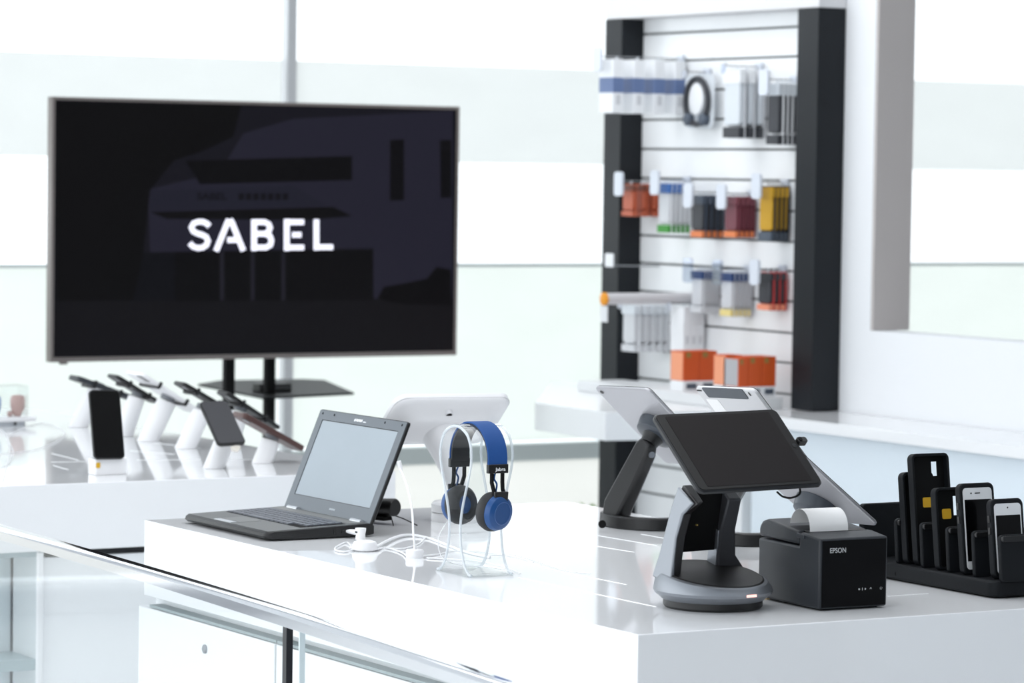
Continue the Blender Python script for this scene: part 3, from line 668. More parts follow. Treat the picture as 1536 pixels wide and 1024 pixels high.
# lid cable plug, white usb plug in the side, webcam-like gadget behind
q0 = onz(575, 785); q0.z = ZC
gd = thing('desk_gadget', 'small black cylinder on thin wire legs behind the laptop', 'gadget', q0)
gm = frame(q0+V((0.02, -.0, .035)), (0, 0, 1), (.35, 1, 0))
MB().tube([q0+V((-.015, .045, .030)), q0+V((-.004, .01, .033)), q0+V((.008, -.032, .036)), q0+V((.009, -.035, .036))], [.017, .0185, .0185, .016], 24).build('body', BLACK, gd)
MB().box(-.02, .03, -.012, .012, -.004, .004, frame(q0+V((-.01, .01, .012)), (.3, -1, 0), (1, .3, 0))).build('clip', BLACK_M, gd)
for dx, dy in ((-.012, -.025), (.035, -.04)):
    MB().tube(smooth_path([q0+V((.006, -.02, .020)), q0+V((.006+dx*.5, -.035, .014)), q0+V((.006+dx, -.03+dy, .0015))]), .0012, 6).build('wire_leg', BLACK_M, gd)

# ------------------------------------------------------------------ security pucks and white cables by the laptop
p1 = onz(547, 826); 
pk = thing('security_hub', 'larger white rounded puck with a plug on top next to the laptop', 'security puck', p1)
mm = M.Translation((p1.x, p1.y, ZC))
MB().lathe([(.019, 0), (.0235, .003), (.0245, .010), (.021, .018), (.012, .021), (.0, .0212)], mm, 32).build('body', W_PLAST, pk)
pq = p1 + V((.0, .0, .021)); MB().lathe([(.010, 0), (.009, .010), (.0105, .018), (.0105, .022)], M.Translation(pq+V((-.004, .01, 0))), 20).build('socket', W_PLAST, pk)
MB().box(pq.x-.0145, pq.x-.013, pq.y+.006, pq.y+.013, pq.z+.013, pq.z+.0165).build('slot', BLACK_G, pk)
p2 = onz(622, 836)
pk2 = thing('security_puck', 'smaller white round puck between the laptop and the headphone stand', 'security puck', p2)
MB().lathe([(.0165, 0), (.0170, .002), (.0170, .013), (.0155, .0155), (.006, .0158)], M.Translation((p2.x, p2.y, ZC)), 32).build('body', W_PLAST, pk2)
MB().lathe([(.003, .0158), (.0025, .022)], M.Translation((p2.x, p2.y, ZC)), 12).build('cable_boot', W_PLAST, pk2)
# cable from lid down to the puck
lidp = ond(597, 701, dep(hz+lv*.6)+.02); lidp = onx(600, 702, hz.x+a_*.52+.01)
cable('tether_cable', 'white tether cable curving from the laptop lid down to the small puck', [lidp, ond(611, 730, dep(lidp)-.1), ond(618, 765, dep(lidp)-.25), ond(620, 800, dep(p2)+.01), V((p2.x, p2.y, ZC+.022))], .0020)
pg = thing('cable_plug', 'white plug at the right edge of the laptop lid', 'plug', lidp)
MB().tube([lidp+V((-.003, 0, .014)), lidp+V((0, 0, .004)), lidp+V((.002, -.003, -.010))], [.0045, .0045, .0025], 12).build('body', W_PLAST, pg)
us = V((LX0+.178, LY0-.001, ZC+.0135))
up_ = thing('cable_plug', 'white plug pushed into the right side of the laptop', 'plug', us)
MB().tube([us, us+V((.004, -.006, 0)), us+V((.008, -.022, -.0)), us+V((.010, -.036, -.001))], [.0025, .0045, .0055, .003], 12).build('body', W_PLAST, up_)
cable('usb_cable', 'short white cable between the laptop side plug and the larger puck', [us+V((.010, -.036, -.001)), us+V((.004, -.062, -.003)), V((p1.x-.01, p1.y+.04, ZC+.004)), V((p1.x-.018, p1.y+.016, ZC+.006))], .0016)
cable('loop_cable', 'white cable loop lying left of the larger puck', [V((p1.x-.02, p1.y+.012, ZC+.004)), Zp(520, 815), Zp(504, 822), Zp(504, 827), Zp(518, 829), Zp(533, 825)], .0016)
cs0 = V((p1.x+.022, p1.y-.006, ZC+.008))
cable('braided_cable', 'thick white cable leaving the larger puck towards the headphone stand', [cs0, Zp(590, 811, .006), Zp(612, 805, .004), Zp(640, 808), Zp(668, 818), Zp(700, 830), Zp(735, 838)], [.0042]*0 or .0026)
cable('thin_cable', 'thin white cable from the larger puck to the smaller puck', [V((p1.x+.02, p1.y-.014, ZC+.004)), Zp(578, 823), Zp(600, 829), V((p2.x-.014, p2.y+.008, ZC+.004))], .0016)
cable('thin_cable', 'white cable looping back behind the smaller puck', [Zp(585, 824), Zp(606, 824), Zp(628, 817), Zp(638, 808)], .0014)
cable('thin_cable', 'white cable running from the small puck under the headphone stand', [V((p2.x+.013, p2.y-.01, ZC+.004)), Zp(655, 833), Zp(690, 828), Zp(760, 834), Zp(800, 845)], .0012)
cable('thin_cable', 'white cable trailing past the headphone stand towards the counter centre', [Zp(640, 838), Zp(672, 840), Zp(720, 844), Zp(760, 853), Zp(780, 862)], .0012)
cable('thin_cable', 'clear white cable stretching right from the headphone stand over the counter', [Zp(735, 835), Zp(770, 834), Zp(800, 842), Zp(850, 858), Zp(885, 862)], .0009)

# ------------------------------------------------------------------ headphone stand (bent clear sheet) and headphones
HC = onz(712, 859); HX, HY = HC.x, HC.y
hs = thing('headphone_stand', 'clear acrylic arched stand holding the blue headphones', 'headphone stand', (HX, HY, ZC))
def hp(x, y, z): return V((HX+x, HY+y, ZC+z))
loop = [(.062, .003), (.052, .005), (.036, .020), (.024, .050), (.020, .085), (.026, .12), (.043, .165), (.055, .20), (.056, .226), (.044, .251), (.022, .264), (0, .268)]
prof_ = [(y, z) for y, z in loop] + [(-y, z) for y, z in loop[::-1][1:]]
pp = smooth_path([hp(0, y, z) for y, z in prof_], 4)
SW = .085
hs_m = MB(); rings = []
for i, p in enumerate(pp):
    tt = (pp[min(len(pp)-1, i+1)]-pp[max(0, i-1)]).normalized(); nn = tt.cross(V((1, 0, 0)))*.0035
    rings.append([p+V((-SW/2, 0, 0)), p+V((SW/2, 0, 0)), p+V((SW/2, 0, 0))+nn, p+V((-SW/2, 0, 0))+nn])
hs_m.loft(rings).build('arch', CLEAR, hs, ang=30)
EDGE = mat('acrylic_polished_edge', (232, 238, 244), .12, spec=.6, alpha=.55)
for sx in (-1, 1):
    MB().tube([p+V((sx*SW/2, 0, 0)) for p in pp], .0027, 6).build('polished_edge', EDGE, hs)
pad(MB(), frame(hp(0, 0, 0), (1, 0, 0), (0, 1, 0)), .10, .13, .012, 0, .003, .001).build('base', CLEAR, hs)
# headphones: band in the Y-Z plane
hd = thing('headphones', 'blue and black on-ear headphones hanging on the clear stand', 'headphones', hp(0, 0, .28))
arc = []
arc = [hp(.004, -.069, .196)] + [hp(.004, -.067*math.cos(R(a)), .211+.060*math.sin(R(a))) for a in range(-6, 187, 8)] + [hp(.004, .069, .196)]
def offs(path, o, side=V((1, 0, 0))):
    out = []
    for i, p in enumerate(path):
        tt = (path[min(len(path)-1, i+1)]-path[max(0, i-1)]).normalized(); out.append(p + tt.cross(side)*o)
    return out
chk = offs(arc, .001)[len(arc)//2].z > arc[len(arc)//2].z; so = 1 if chk else -1
MB().sweep(offs(arc, so*.0012) if True else arc, (1, 0, 0), .040, so*.0032).build('headband', BLUE, hd, bev=.001)
MB().sweep(offs(arc, -so*.0035), (1, 0, 0), .037, so*.0045).build('band_lining', LEATH, hd, bev=.0008)
for sy in (-1, 1):
    y = sy*.069
    MB().box(-.0205, .0205, -.0045, .0045, -.012, .004, frame(hp(.004, y+sy*.0005, .199), (1, 0, 0), (0, 1, 0))).build('end_cap', BLACK, hd, bev=.001)
    for sx in (-1, 1):
        MB().tube([hp(.004+sx*.011, y, .190), hp(.004+sx*.011, y, .170), hp(.004+sx*.0095, y+sy*.004, .158), hp(.004+sx*.010, y+sy*.010, .148)], .0038, 8).build('slider_arm', BLACK_M, hd)
    MB().box(-.014, .014, -.0022, .0022, -.018, .018, frame(hp(.004, y+sy*.0135, .137), (1, 0, 0), (0, 1, .12*-sy))).build('yoke', BLACK, hd, bev=.001)
    MB().tube(smooth_path([hp(.002, y-sy*.002, .190), hp(-.002, y, .177), hp(.003, y+sy*.001, .167), hp(0, y+sy*.002, .152)]), .0018, 6).build('blue_cord', BLUEP, hd)
    cup_c = hp(.002, y+sy*.003, .117); axv = V((-.30*sy, sy, -.10)).normalized()
    cm = frame(cup_c, axv.cross(V((0, 0, 1))), axv.cross(axv.cross(V((0, 0, 1)))))
    zz = (cm.to_3x3() @ V((0, 0, 1))).dot(axv); q = 1 if zz > 0 else -1
    MB().lathe([(.016, q*-.018), (.019, q*-.025), (.027, q*-.026), (.0335, q*-.020), (.0365, q*-.010), (.0355, q*-.003), (.033, q*0.0)], cm, 40).build('ear_cushion', LEATH, hd)
    _sh = MB().lathe([(.0325, q*0.0), (.033, q*.004), (.030, q*.011), (.0235, q*.015), (.0195, q*.0155), (.019, q*.0145), (.0, q*.0145)], cm, 40); shell = _sh.build('ear_shell', BLUEP, hd)
    MB().tube([cm @ V((.0205*math.cos(a), .0205*math.sin(a), q*.0153)) for a in [2*math.pi*k/32 for k in range(32)]], .0004, 6, closed=True).build('trim_ring', mat('pale_blue_ring', (84, 116, 172), .3), shell)
    MB().lathe([(.0165, q*-.0195), (.0165, q*-.0190)], cm, 24).build('speaker_cloth', BLUEP, hd)
text('brand_text', 'Jabra', frame(hp(.008, -.0742, .194), (1, 0, 0), (0, 0, 1)), .0085, W_TXT, hd, .0002, .0001, sx=1.2)
cable('thin_cable', 'clear looped cable hanging from the left headphone cup to the counter', [hp(-.03, .05, .09), hp(-.045, .055, .06), hp(-.04, .05, .025), hp(-.015, .03, .012), hp(.02, 0, .010), hp(.05, -.04, .006)], .0009)

# ------------------------------------------------------------------ white terminal seen from behind
K = .775
tc0 = onz(690, 781)
pt = thing('pos_terminal', 'large white terminal seen from behind on a round stepped base', 'terminal', (tc0.x, tc0.y, ZC))
base_c = V((tc0.x, tc0.y, ZC)); tcD = dep(base_c)
mm = M.Translation(base_c)
MB().lathe([(.060, 0), (.060, .0175), (.058, .019)], mm, 48).build('base_disc', W_PLAST, pt)
MB().lathe([(.0585, .0192), (.0585, .0198)], mm, 48).build('base_gap', DGREY, pt)
MB().lathe([(.060, .02), (.060, .036), (.055, .041), (.04, .043)], mm, 48).build('base_disc', W_PLAST, pt)
hTL = ond(598, 600, tcD-.10); wv = V((1, -.04, -.011)).normalized(); dv = V((.023, .755, -.656)).normalized()
Wd, Hd = .268, .158
hm = frame(hTL + wv*Wd/2 + dv*Hd/2, wv, -dv)        # y towards top edge
hn_ = hm.to_3x3() @ V((0, 0, 1)); s_ = 1 if hn_.y < 0 else -1           # s_: side that faces the camera (back of the head)
hb = MB()
lev = [(.0, -.016, .026), (0, -.004, .03), (.003, .0, .03), (.010, .004, .03), (.028, .008, .03), (.036, .020, .03), (.046, .025, .026)]
hb.loft([[hm @ V((x, y, s_*z)) for x, y in rr(Wd-2*i, Hd-2*i, max(.008, r_), 8)] for i, z, r_ in lev]); head = hb.build('head', W_PLAST, pt, ang=60)
slab(MB(), hm, Wd-.012, Hd-.012, .022, s_*-.0165, s_*-.0185).build('screen', BLACK_G, pt)
MB().loft([[hm @ V((x, y, s_*z)) for x, y in rr(Wd+.001, Hd+.001, .027, 8)] for z in (-.006, -.0045)]).build('seam', mat('seam_grey', (205, 205, 208), .4), pt)
pn = hm.to_3x3() @ V((0, 0, 1)); p0_ = hm @ V((0, 0, s_*.008)); rd = ray(672, 618)
lc = hm.inverted() @ (CAM + rd*((p0_-CAM).dot(pn)/rd.dot(pn)))
ins_ = min(Wd/2-abs(lc.x), Hd/2-abs(lc.y)); zsf = .004
for (i0, za_, _), (i1, zb_, _) in zip(lev[3:], lev[4:]):
    if i0 <= ins_ <= i1: zsf = za_ + (zb_-za_)*(ins_-i0)/(i1-i0)
MB().lathe([(.0088, 0), (.0088, s_*(zsf+.0018))], hm @ M.Translation((lc.x, lc.y, 0)), 24).build('camera_hole_rim', mat('rim_grey', (225, 225, 228), .3), head)
MB().lathe([(.0064, 0), (.0064, s_*(zsf+.0022))], hm @ M.Translation((lc.x, lc.y, 0)), 24).build('camera_hole', BLACK_M, head)
for k_ in range(5): slab(MB(), hm, .0035, .014, .0015, s_*.0258, s_*.0266, -.02+k_*.0065, -.004).build('vent_slot', MATS['seam_grey'], head)
ntop = hm @ V((-.005, -.012, s_*.024)); nb = base_c + V((.0, .0, .043))
rings = []
for k_ in range(9):
    t_ = k_/8; r_ = .018 + .024*t_**1.4; c = nb.lerp(ntop, t_) ; ax_ = (ntop-nb).normalized()
    nrm = V((0, 0, 1)).lerp((hm.to_3x3() @ V((0, 0, -s_))), t_**2).normalized()
    X_ = V((1, 0, 0)); X_ = (X_-nrm*X_.dot(nrm)).normalized(); Y_ = nrm.cross(X_)
    rings.append([c + X_*r_*math.cos(a) + Y_*r_*math.sin(a) for a in [2*math.pi*j/28 for j in range(28)]])
MB().loft(rings).build('neck', W_PLAST, pt, ang=60)

# ------------------------------------------------------------------ tablet stand A (silver loop stand) with black tablet
AC = onz(1069, 909.5)
sa = thing('tablet_stand', 'silver looped tablet stand on a round black-topped base, nearest the corner', 'tablet stand', (AC.x, AC.y, ZC))
def ring(r, z, tilt=0, n=56, dx=0, dy=0, ry=1.0):
    return [V((AC.x+dx+r*math.cos(2*math.pi*k/n), AC.y+dy+ry*r*math.sin(2*math.pi*k/n), ZC+z+tilt*r*math.sin(2*math.pi*k/n+R(-4)))) for k in range(n)]
MB().loft([ring(.080, .0), ring(.084, .004), ring(.084, .014)]).build('foot', BLACK, sa)
MB().loft([ring(.086, .0142), ring(.099, .025, .0), ring(.101, .030, .0), ring(.098, .043, .10), ring(.092, .053, .155), ring(.086, .0555, .165)]).build('base_shell', SILVER, sa, ang=22)
MB().loft([ring(.0862, .0556, .165), ring(.083, .0572, .165), ring(.078, .0560, .165)]).build('base_disc', mat('dark_top', (26, 25, 26), .5, spec=.25), sa)
pl_ = ond(1112, 902, dep(AC)-.101)
lmz = V((AC.x+.010, AC.y-.1005, ZC+.029)); 
MB().box(-.010, .010, -.0012, .0012, -.002, .002, frame(lmz, (1, .1, 0), (-.1, 1, 0))).build('status_light', mat('status_glow', (250, 200, 190), .4, emit=(255, 190, 180), es=1.2), sa)['label'] = 'pinkish status light'
def leg(nm, qs, m, bev=.003):
    return MB().loft([[V((AC.x+x, AC.y+y, ZC+z)) for x, y, z in q] for q in qs]).build(nm, m, sa, bev=bev)
leg('upright', [[(-.091, -.006, .040), (-.080, -.004, .048), (-.079, .050, .058), (-.090, .052, .050)],
    [(-.083, -.001, .085), (-.076, -.001, .085), (-.076, .040, .092), (-.083, .040, .092)],
    [(-.079, -.002, .120), (-.073, -.002, .120), (-.073, .032, .126), (-.079, .032, .126)],
    [(-.073, -.012, .160), (-.067, -.012, .158), (-.067, .022, .170), (-.073, .022, .170)],
    [(-.069, -.038, .182), (-.063, -.038, .180), (-.063, .008, .204), (-.069, .008, .206)]], SILVER)
leg('inner_liner', [[(-.0795, .000, .050), (-.060, .008, .056), (-.060, .050, .064), (-.0795, .050, .062)],
    [(-.0755, .003, .085), (-.058, .006, .085), (-.058, .038, .092), (-.0755, .038, .092)],
    [(-.0725, .002, .120), (-.054, .004, .120), (-.054, .030, .126), (-.0725, .030, .126)],
    [(-.0665, -.008, .160), (-.048, -.004, .160), (-.048, .020, .170), (-.0665, .020, .170)],
    [(-.0635, -.046, .180), (-.045, -.034, .182), (-.045, .002, .208), (-.0635, .002, .208)]], mat('dark_liner', (34, 32, 33), .4), bev=.002)
leg('upright', [[(.040, .045, .058), (.092, .036, .052), (.084, .078, .062), (.040, .076, .066)],
    [(.035, .038, .082), (.071, .037, .080), (.069, .066, .086), (.035, .066, .088)],
    [(.031, .026, .125), (.062, .026, .125), (.060, .054, .13), (.031, .054, .13)],
    [(.026, -.004, .180), (.053, -.004, .180), (.051, .028, .206), (.026, .028, .206)]], mat('dark_silver', (66, 67, 71), .4, metal=.3))
leg('side_edge', [[(.0365, .048, .060), (.0395, .048, .060), (.0395, .074, .067), (.0365, .074, .067)],
    [(.0275, .028, .125), (.0305, .028, .125), (.0305, .052, .13), (.0275, .052, .13)]], SILVER, bev=.0005)
leg('back_panel', [[(-.060, .034, .090), (.034, .047, .090), (.034, .051, .090), (-.060, .038, .090)],
    [(-.050, .000, .200), (.028, .012, .200), (.028, .016, .200), (-.050, .004, .200)]], BLACK_M, bev=0)
MB().tube([V((AC.x-.022, AC.y+.018, ZC+.137)), V((AC.x-.022, AC.y+.0225, ZC+.137))], .0016, 8).build('screw', mat('brass', (190, 160, 90), .3, metal=.8), sa)
# tablet A
kD = 5.65; wA, hA = .2585, .180
TLp = ond(978, 621, kD); ux = V((.999, .044, .01)); uy = V((.04, -.754, -.655))
ma = frame(TLp + ux*wA/2 + uy*hA/2, ux, -uy)
if (ma.to_3x3() @ V((0, 0, 1))).z < 0: pass
slab(MB(), ma, .135, .075, .012, -.024, -.0095, -.012, -.030).build('tilt_bracket', DGREY, sa, bev=.004)
tA = thing('tablet', 'black tablet with dark screen on the silver stand', 'tablet', ma.translation)
pad(MB(), ma, wA, hA, .012, -.009, .0, .0025).build('case', mat('dark_case', (24, 26, 30), .4), tA)
slab(MB(), ma, wA-.006, hA-.006, .010, .0, .0012).build('bezel', mat('black_bezel', (7, 7, 8), .4, spec=.2), tA)
slab(MB(), ma, wA-.042, hA-.018, .002, .0012, .0016).build('screen', mat('off_screen_brown', (24, 20, 21), .45, spec=.1, vary=.1, bscale=300), tA)
MB().lathe([(.0055, .0012), (.0055, .0017)], ma @ M.Translation((wA/2-.011, -.0, 0)), 20).build('home_button', BLACK_G, tA)
cr = thing('card_reader', 'small black nub clipped on the right edge of the black tablet', 'reader', ma @ V((wA/2, 0, 0)))
slab(MB(), ma, .020, .012, .004, -.007, .004, wA/2+.0105, .012).build('body', BLACK, cr, bev=.001)
slab(MB(), ma, .006, .009, .002, -.005, .0055, wA/2+.006, .012).build('button', BLACK_M, cr)
cable('black_cable', 'black cable sagging under the lower edge of the black tablet', [ma @ V((.038, -hA/2+.002, -.014)), ma @ V((.05, -hA/2-.004, -.020)), ma @ V((.068, -hA/2-.006, -.022)), ma @ V((.085, -hA/2-.002, -.018)), ma @ V((.09, -hA/2+.01, -.014))], .0018, BLACK_M)

# ------------------------------------------------------------------ silver-backed tablets on black arms
WB, HB = .174, .25
uB, vB = V((.114, -.993, .033)).normalized(), V((.756, .065, -.651)).normalized()
def back_tablet(px, D, lab, m_back, s=1.0, name='tablet', vB=vB):
    o = ond(*px, D) ; mb_ = frame(o + uB*WB*s/2 + vB*HB*s/2, uB, -vB)
    t = thing(name, lab, 'tablet', mb_.translation)
    n = mb_.to_3x3() @ V((0, 0, 1)); sg_ = 1 if n.dot(CAM-mb_.translation) > 0 else -1
    za, zb = (0, sg_*.007)
    pad(MB(), mb_, WB*s, HB*s, .012, za, zb, .002).build('back_shell', m_back, t)
    slab(MB(), mb_, WB*s-.004, HB*s-.004, .011, -sg_*.0012, 0).build('screen', BLACK_G, t)
    return t, mb_, sg_
tB, mB, sB = back_tablet((893, 577), 6.92, 'silver backed tablet leaning on the black arm left of the black tablet', ALU)
MB().lathe([(.0045, sB*.0068), (.0045, sB*.0082)], mB @ M.Translation((-WB/2+.014, HB/2-.014, 0)), 16).build('camera_lens', BLACK_G, tB)
def arm_stand(base_px, mb_, sg_, center, lab, bl=.13, base_rot=0, base_y=0):
    c = onz(*base_px); t = thing('tablet_arm_stand', lab, 'tablet stand', (c.x, c.y, ZC))
    hc = mb_ @ V((center[0], center[1], sg_*.0075))
    hm_ = frame(hc, mb_.to_3x3() @ V((1, 0, 0)), mb_.to_3x3() @ V((0, 1, 0)))
    MB().lathe([(.044, sg_*.0), (.044, sg_*.004), (.040, sg_*.022), (.030, sg_*.026)], hm_, 40).build('mount_disc', mat('dark_grey_gloss', (62, 68, 76), .3), t)
    nrm = hm_.to_3x3() @ V((0, 0, sg_)); j = hc + nrm*.045
    MB().tube([hc+nrm*.024, hc+nrm*.034, j], [.024, .020, .018], 16).build('swivel', BLACK, t)
    foot = V((c.x, c.y, ZC+.036)); d = (j-foot).normalized(); sd = V((0, -1, 0)); sd = (sd-d*sd.dot(d)).normalized(); fr_ = d.cross(sd)
    def q4(p, w, th): return [p+sd*w+fr_*th, p+sd*w-fr_*th, p-sd*w-fr_*th, p-sd*w+fr_*th]
    hz_ = V((.022, 0, 0)); f1 = V((c.x, c.y, ZC+.002))
    MB().loft([[f1+V((0, -.030, 0))+hz_, f1+V((0, -.030, 0))-hz_, f1+V((0, .030, 0))-hz_, f1+V((0, .030, 0))+hz_], q4(foot, .030, .018), q4(foot.lerp(j, .5), .028, .015), q4(foot.lerp(j, .93), .024, .014), q4(foot.lerp(j, 1.06), .014, .012)]).build('arm', BLACK, t, bev=.006)
    sc_ = foot.lerp(j, .86)
    MB().tube([sc_ - V((.0, .024, 0)), sc_ - V((0, .032, 0))], .0065, 16).build('pivot_screw', SILVER, t)
    # curved flat foot
    pts = []
    for k_ in range(15):
        a = R(-50 + 200*k_/14 + base_rot); pts.append(V((c.x+.055+.072*math.cos(math.pi+a-R(50)), c.y-.02+.095*math.sin(math.pi+a-R(50)), ZC+.013)))
    MB().sweep([p+V((0, 0, -.013)) for p in pts], (0, 0, 1), .0, .0)
    fm = MB(); rings_ = []
    for i, p in enumerate(pts):
        tt = (pts[min(14, i+1)]-pts[max(0, i-1)]).normalized(); nn = V((-tt.y, tt.x, 0))*.014
        rings_.append([V((p.x, p.y, ZC))-nn, V((p.x, p.y, ZC))+nn, V((p.x, p.y, ZC+.026))+nn*.9, V((p.x, p.y, ZC+.026))-nn*.9])
    fm.loft(rings_).build('foot', BLACK, t, bev=.003)
    return t, c, j
sBt, cB, jB = arm_stand((925, 789), mB, sB, (.010, .002), 'black folding arm with curved foot holding the left silver tablet')
kn = onz(900, 786); MB().lathe([(.004, 0), (.008, .004), (.008, .012), (.004, .014)], frame(onz(903, 797)+V((0, 0, .016)), (.86, -.51, 0), (0, 0, 1)), 16).build('knob', BLACK_M, sBt)
tC, mC, sC = back_tablet((1044, 577), 6.35, 'pale backed tablet with a dark strip, behind the black tablet', mat('pale_alu', (206, 206, 208), .4, metal=.3), s=.98, vB=V((.68, .06, -.72)).normalized())
slab(MB(), mC, WB*.66, .026, .004, sC*.0068, sC*.0082, -.004, HB/2-.014).build('antenna_strip', mat('strip_dark', (66, 72, 80), .4), tC)
slab(MB(), mC, .034, .045, .002, sC*.0071, sC*.0075, -WB/2+.03, HB/2-.055).build('sticker', W_PAPER, tC)
slab(MB(), mC, .014, .003, .001, sC*.0071, sC*.0076, -WB/2+.012, HB/2-.010).build('speaker_slot', BLACK_G, tC)
slab(MB(), mC, .004, .009, .0015, sC*.0071, sC*.0076, WB/2-.022, HB/2-.014).build('camera_lens', BLACK_G, tC)
sCt, cC, jC = arm_stand((1062, 812), mC, sC, (.010, -.01), 'black folding arm half hidden behind the silver looped stand')
tD, mD, sD = back_tablet((1090, 660), 6.15, 'silver backed tablet behind the receipt printer', ALU, s=1.03, vB=V((.81, .07, -.585)).normalized())
sDt, cD, jD = arm_stand((1200, 836), mD, sD, (-.014, -.066), 'black folding arm behind the receipt printer')

# ------------------------------------------------------------------ receipt printer
PF, PR_ = onz(1228, 917), onz(1330, 911)
pu = (PR_-PF); PW = .1375; pu.z = 0; pu.normalize(); pv = V((-pu.y, pu.x, 0))     # width, depth
rp = thing('receipt_printer', 'black EPSON receipt printer with paper curling out of the top', 'printer', PF + pu*PW/2 + pv*.1)
def pp_(u, v, z): return V((PF.x, PF.y, ZC)) + pu*u + pv*v + V((0, 0, z))
PDp = .19
def extr(nm, poly, u0_, u1_, m, bev=.0, par=rp): return MB().prism([pp_(u0_, v, z) for v, z in poly], pu*(u1_-u0_)).build(nm, m, par, bev=bev)
extr('body', [(0, .003), (0, .1215), (.045, .1272), (.061, .1272), (.064, .1035), (PDp, .1055), (PDp, .003)], 0, PW, CHAR, .004)
extr('lid', [(.0655, .106), (.0655, .1285), (.165, .1395), (.180, .135), (.1895, .124), (.1895, .108)], 0, PW, CHAR, .005)
fpn = extr('front_panel', [(-.0006, .006), (-.0006, .118), (.0, .118), (.0, .006)], .005, PW-.004, mat('printer_front_black', (5, 5, 7), .5, spec=.12), 0)
extr('paper_slot', [(.050, .126), (.050, .1278), (.0648, .1292), (.0648, .126)], .010, PW-.010, BLACK_G, 0)
MB().prism([pp_(-.0025, v, z) for v, z in ((.046, .117), (.068, .118), (.068, .126), (.046, .1235))], pu*.004).build('lid_latch', DGREY, rp, bev=.001)
cab = MB().prism([pp_(u, v, 0) for u, v in ((.012, .012), (.125, .012), (.125, .17), (.012, .17))], (0, 0, .003)); cab.build('foot_pad', RUBBER, rp)
text('brand_text', 'EPSON', frame(pp_(.036, -.0009, .101), tuple(pu), (0, 0, 1)), .0118, mat('silver_print', (190, 192, 194), .4), fpn, .0002, .00005, sx=.92)
IC = mat('icon_white', (190, 192, 194), .5)
def icon(nm, poly, u, z, s=.001): MB().prism([pp_(u+x*s, -.0012, z+y*s) for x, y in poly], pv*.0004).build(nm, IC, fpn, smooth=False)
circ = lambda r, n=14: [(r*math.cos(2*math.pi*k/n), r*math.sin(2*math.pi*k/n)) for k in range(n)]
icon('icon', circ(1.6), .080, .034); icon('icon', [(-.5, -2.2), (.5, -2.2), (.5, 2.2), (-.5, 2.2)], .0865, .034)
icon('icon', [(-1, -1.8), (1, -.8), (1.4, .8), (-1, 1.8)], .0925, .034); icon('icon', [(-2.2, -1.4), (0, .2), (2.2, -1.4), (0, 2.2)], .1035, .0345)
MB().tube([pp_(.1245+.002*math.cos(a), -.0008, .034+.002*math.sin(a)) for a in [R(110+k*320/11) for k in range(12)]], .0003, 5).build('icon', IC, fpn)
# paper: comes up from the slot and curls over backwards
cu = [(.052, .1265)] + [(.083 - .031*math.cos(R(a)), .131 + .033*math.sin(R(a))) for a in range(0, 171, 12)] + [(.113, .137)]
mbp = MB()
pcv = smooth_path([V((0, v, z)) for v, z in cu], 3); n_ = len(pcv)
fwd_ = [(p.y, p.z) for p in pcv]; inn = []
for i in range(n_):
    a, b = pcv[max(0, i-1)], pcv[min(n_-1, i+1)]; t_ = (b-a).normalized(); inn.append((pcv[i].y + t_.z*.0004, pcv[i].z - t_.y*.0004))
for i in range(n_-1):
    mbp.prism([pp_(.014, *fwd_[i]), pp_(.014, *fwd_[i+1]), pp_(.014, *inn[i+1]), pp_(.014, *inn[i])], pu*.077)
mbp.build('paper', W_PAPER, rp, ang=60)
cable('yellow_cable', 'thin yellowish cable end at the left foot of the receipt printer', [onz(1146, 893)+V((0, 0, .001)), onz(1158, 897)+V((0, 0, .001)), onz(1172, 900)+V((0, 0, .001))], .0012, mat('yellow_wire', (190, 160, 70), .5))

# ------------------------------------------------------------------ multi-slot charging dock with phones
DX = .806; DY0 = .118
dk_ = thing('charging_dock', 'black multi-slot charging dock at the right end of the counter', 'charging dock', (DX+.1, .4, ZC))
DL = .56; DWd = .17
MB().prism([V((DX+x, DY0+y, ZC+.003)) for x, y in rr(DWd, DL, .02, 6, DWd/2, DL/2)], (0, 0, .028)).build('tray', RUBBER, dk_, bev=.004)
MB().prism([V((DX+x, DY0+y, ZC)) for x, y in rr(DWd-.02, DL-.02, .015, 6, DWd/2, DL/2)], (0, 0, .003)).build('foot_pad', BLACK_M, dk_)
def yat(px, py): return onx(px, py, DX+.012).y
slots = [yat(1503, 862), yat(1463, 856), yat(1424, 848), yat(1385, 840), yat(1347, 832)]
LEAN = V((0, .16, 1)).normalized()
for i, y in enumerate(slots):
    mm = frame((DX+.085, y, ZC+.031), (1, 0, 0), (0, .10, 1))
    slab(MB(), mm, .140, .082, .008, -.0045, .0045, -.006, .041-.0015).build('divider', RUBBER, dk_, bev=.002)
    slab(MB(), mm, .138, .010, .004, .0045, .0105, -.006, .073).build('divider_lip', BLACK, dk_, bev=.001)
y = slots[-1]+.10
slab(MB(), frame((DX+.085, y, ZC+.031), (1, 0, 0), (0, .05, 1)), .150, .100, .008, -.007, .007, -.006, .0485).build('end_wall', RUBBER, dk_, bev=.002)
y = slots[-1]+.052
WFACE = mat('white_phone_face', (226, 228, 230), .3)
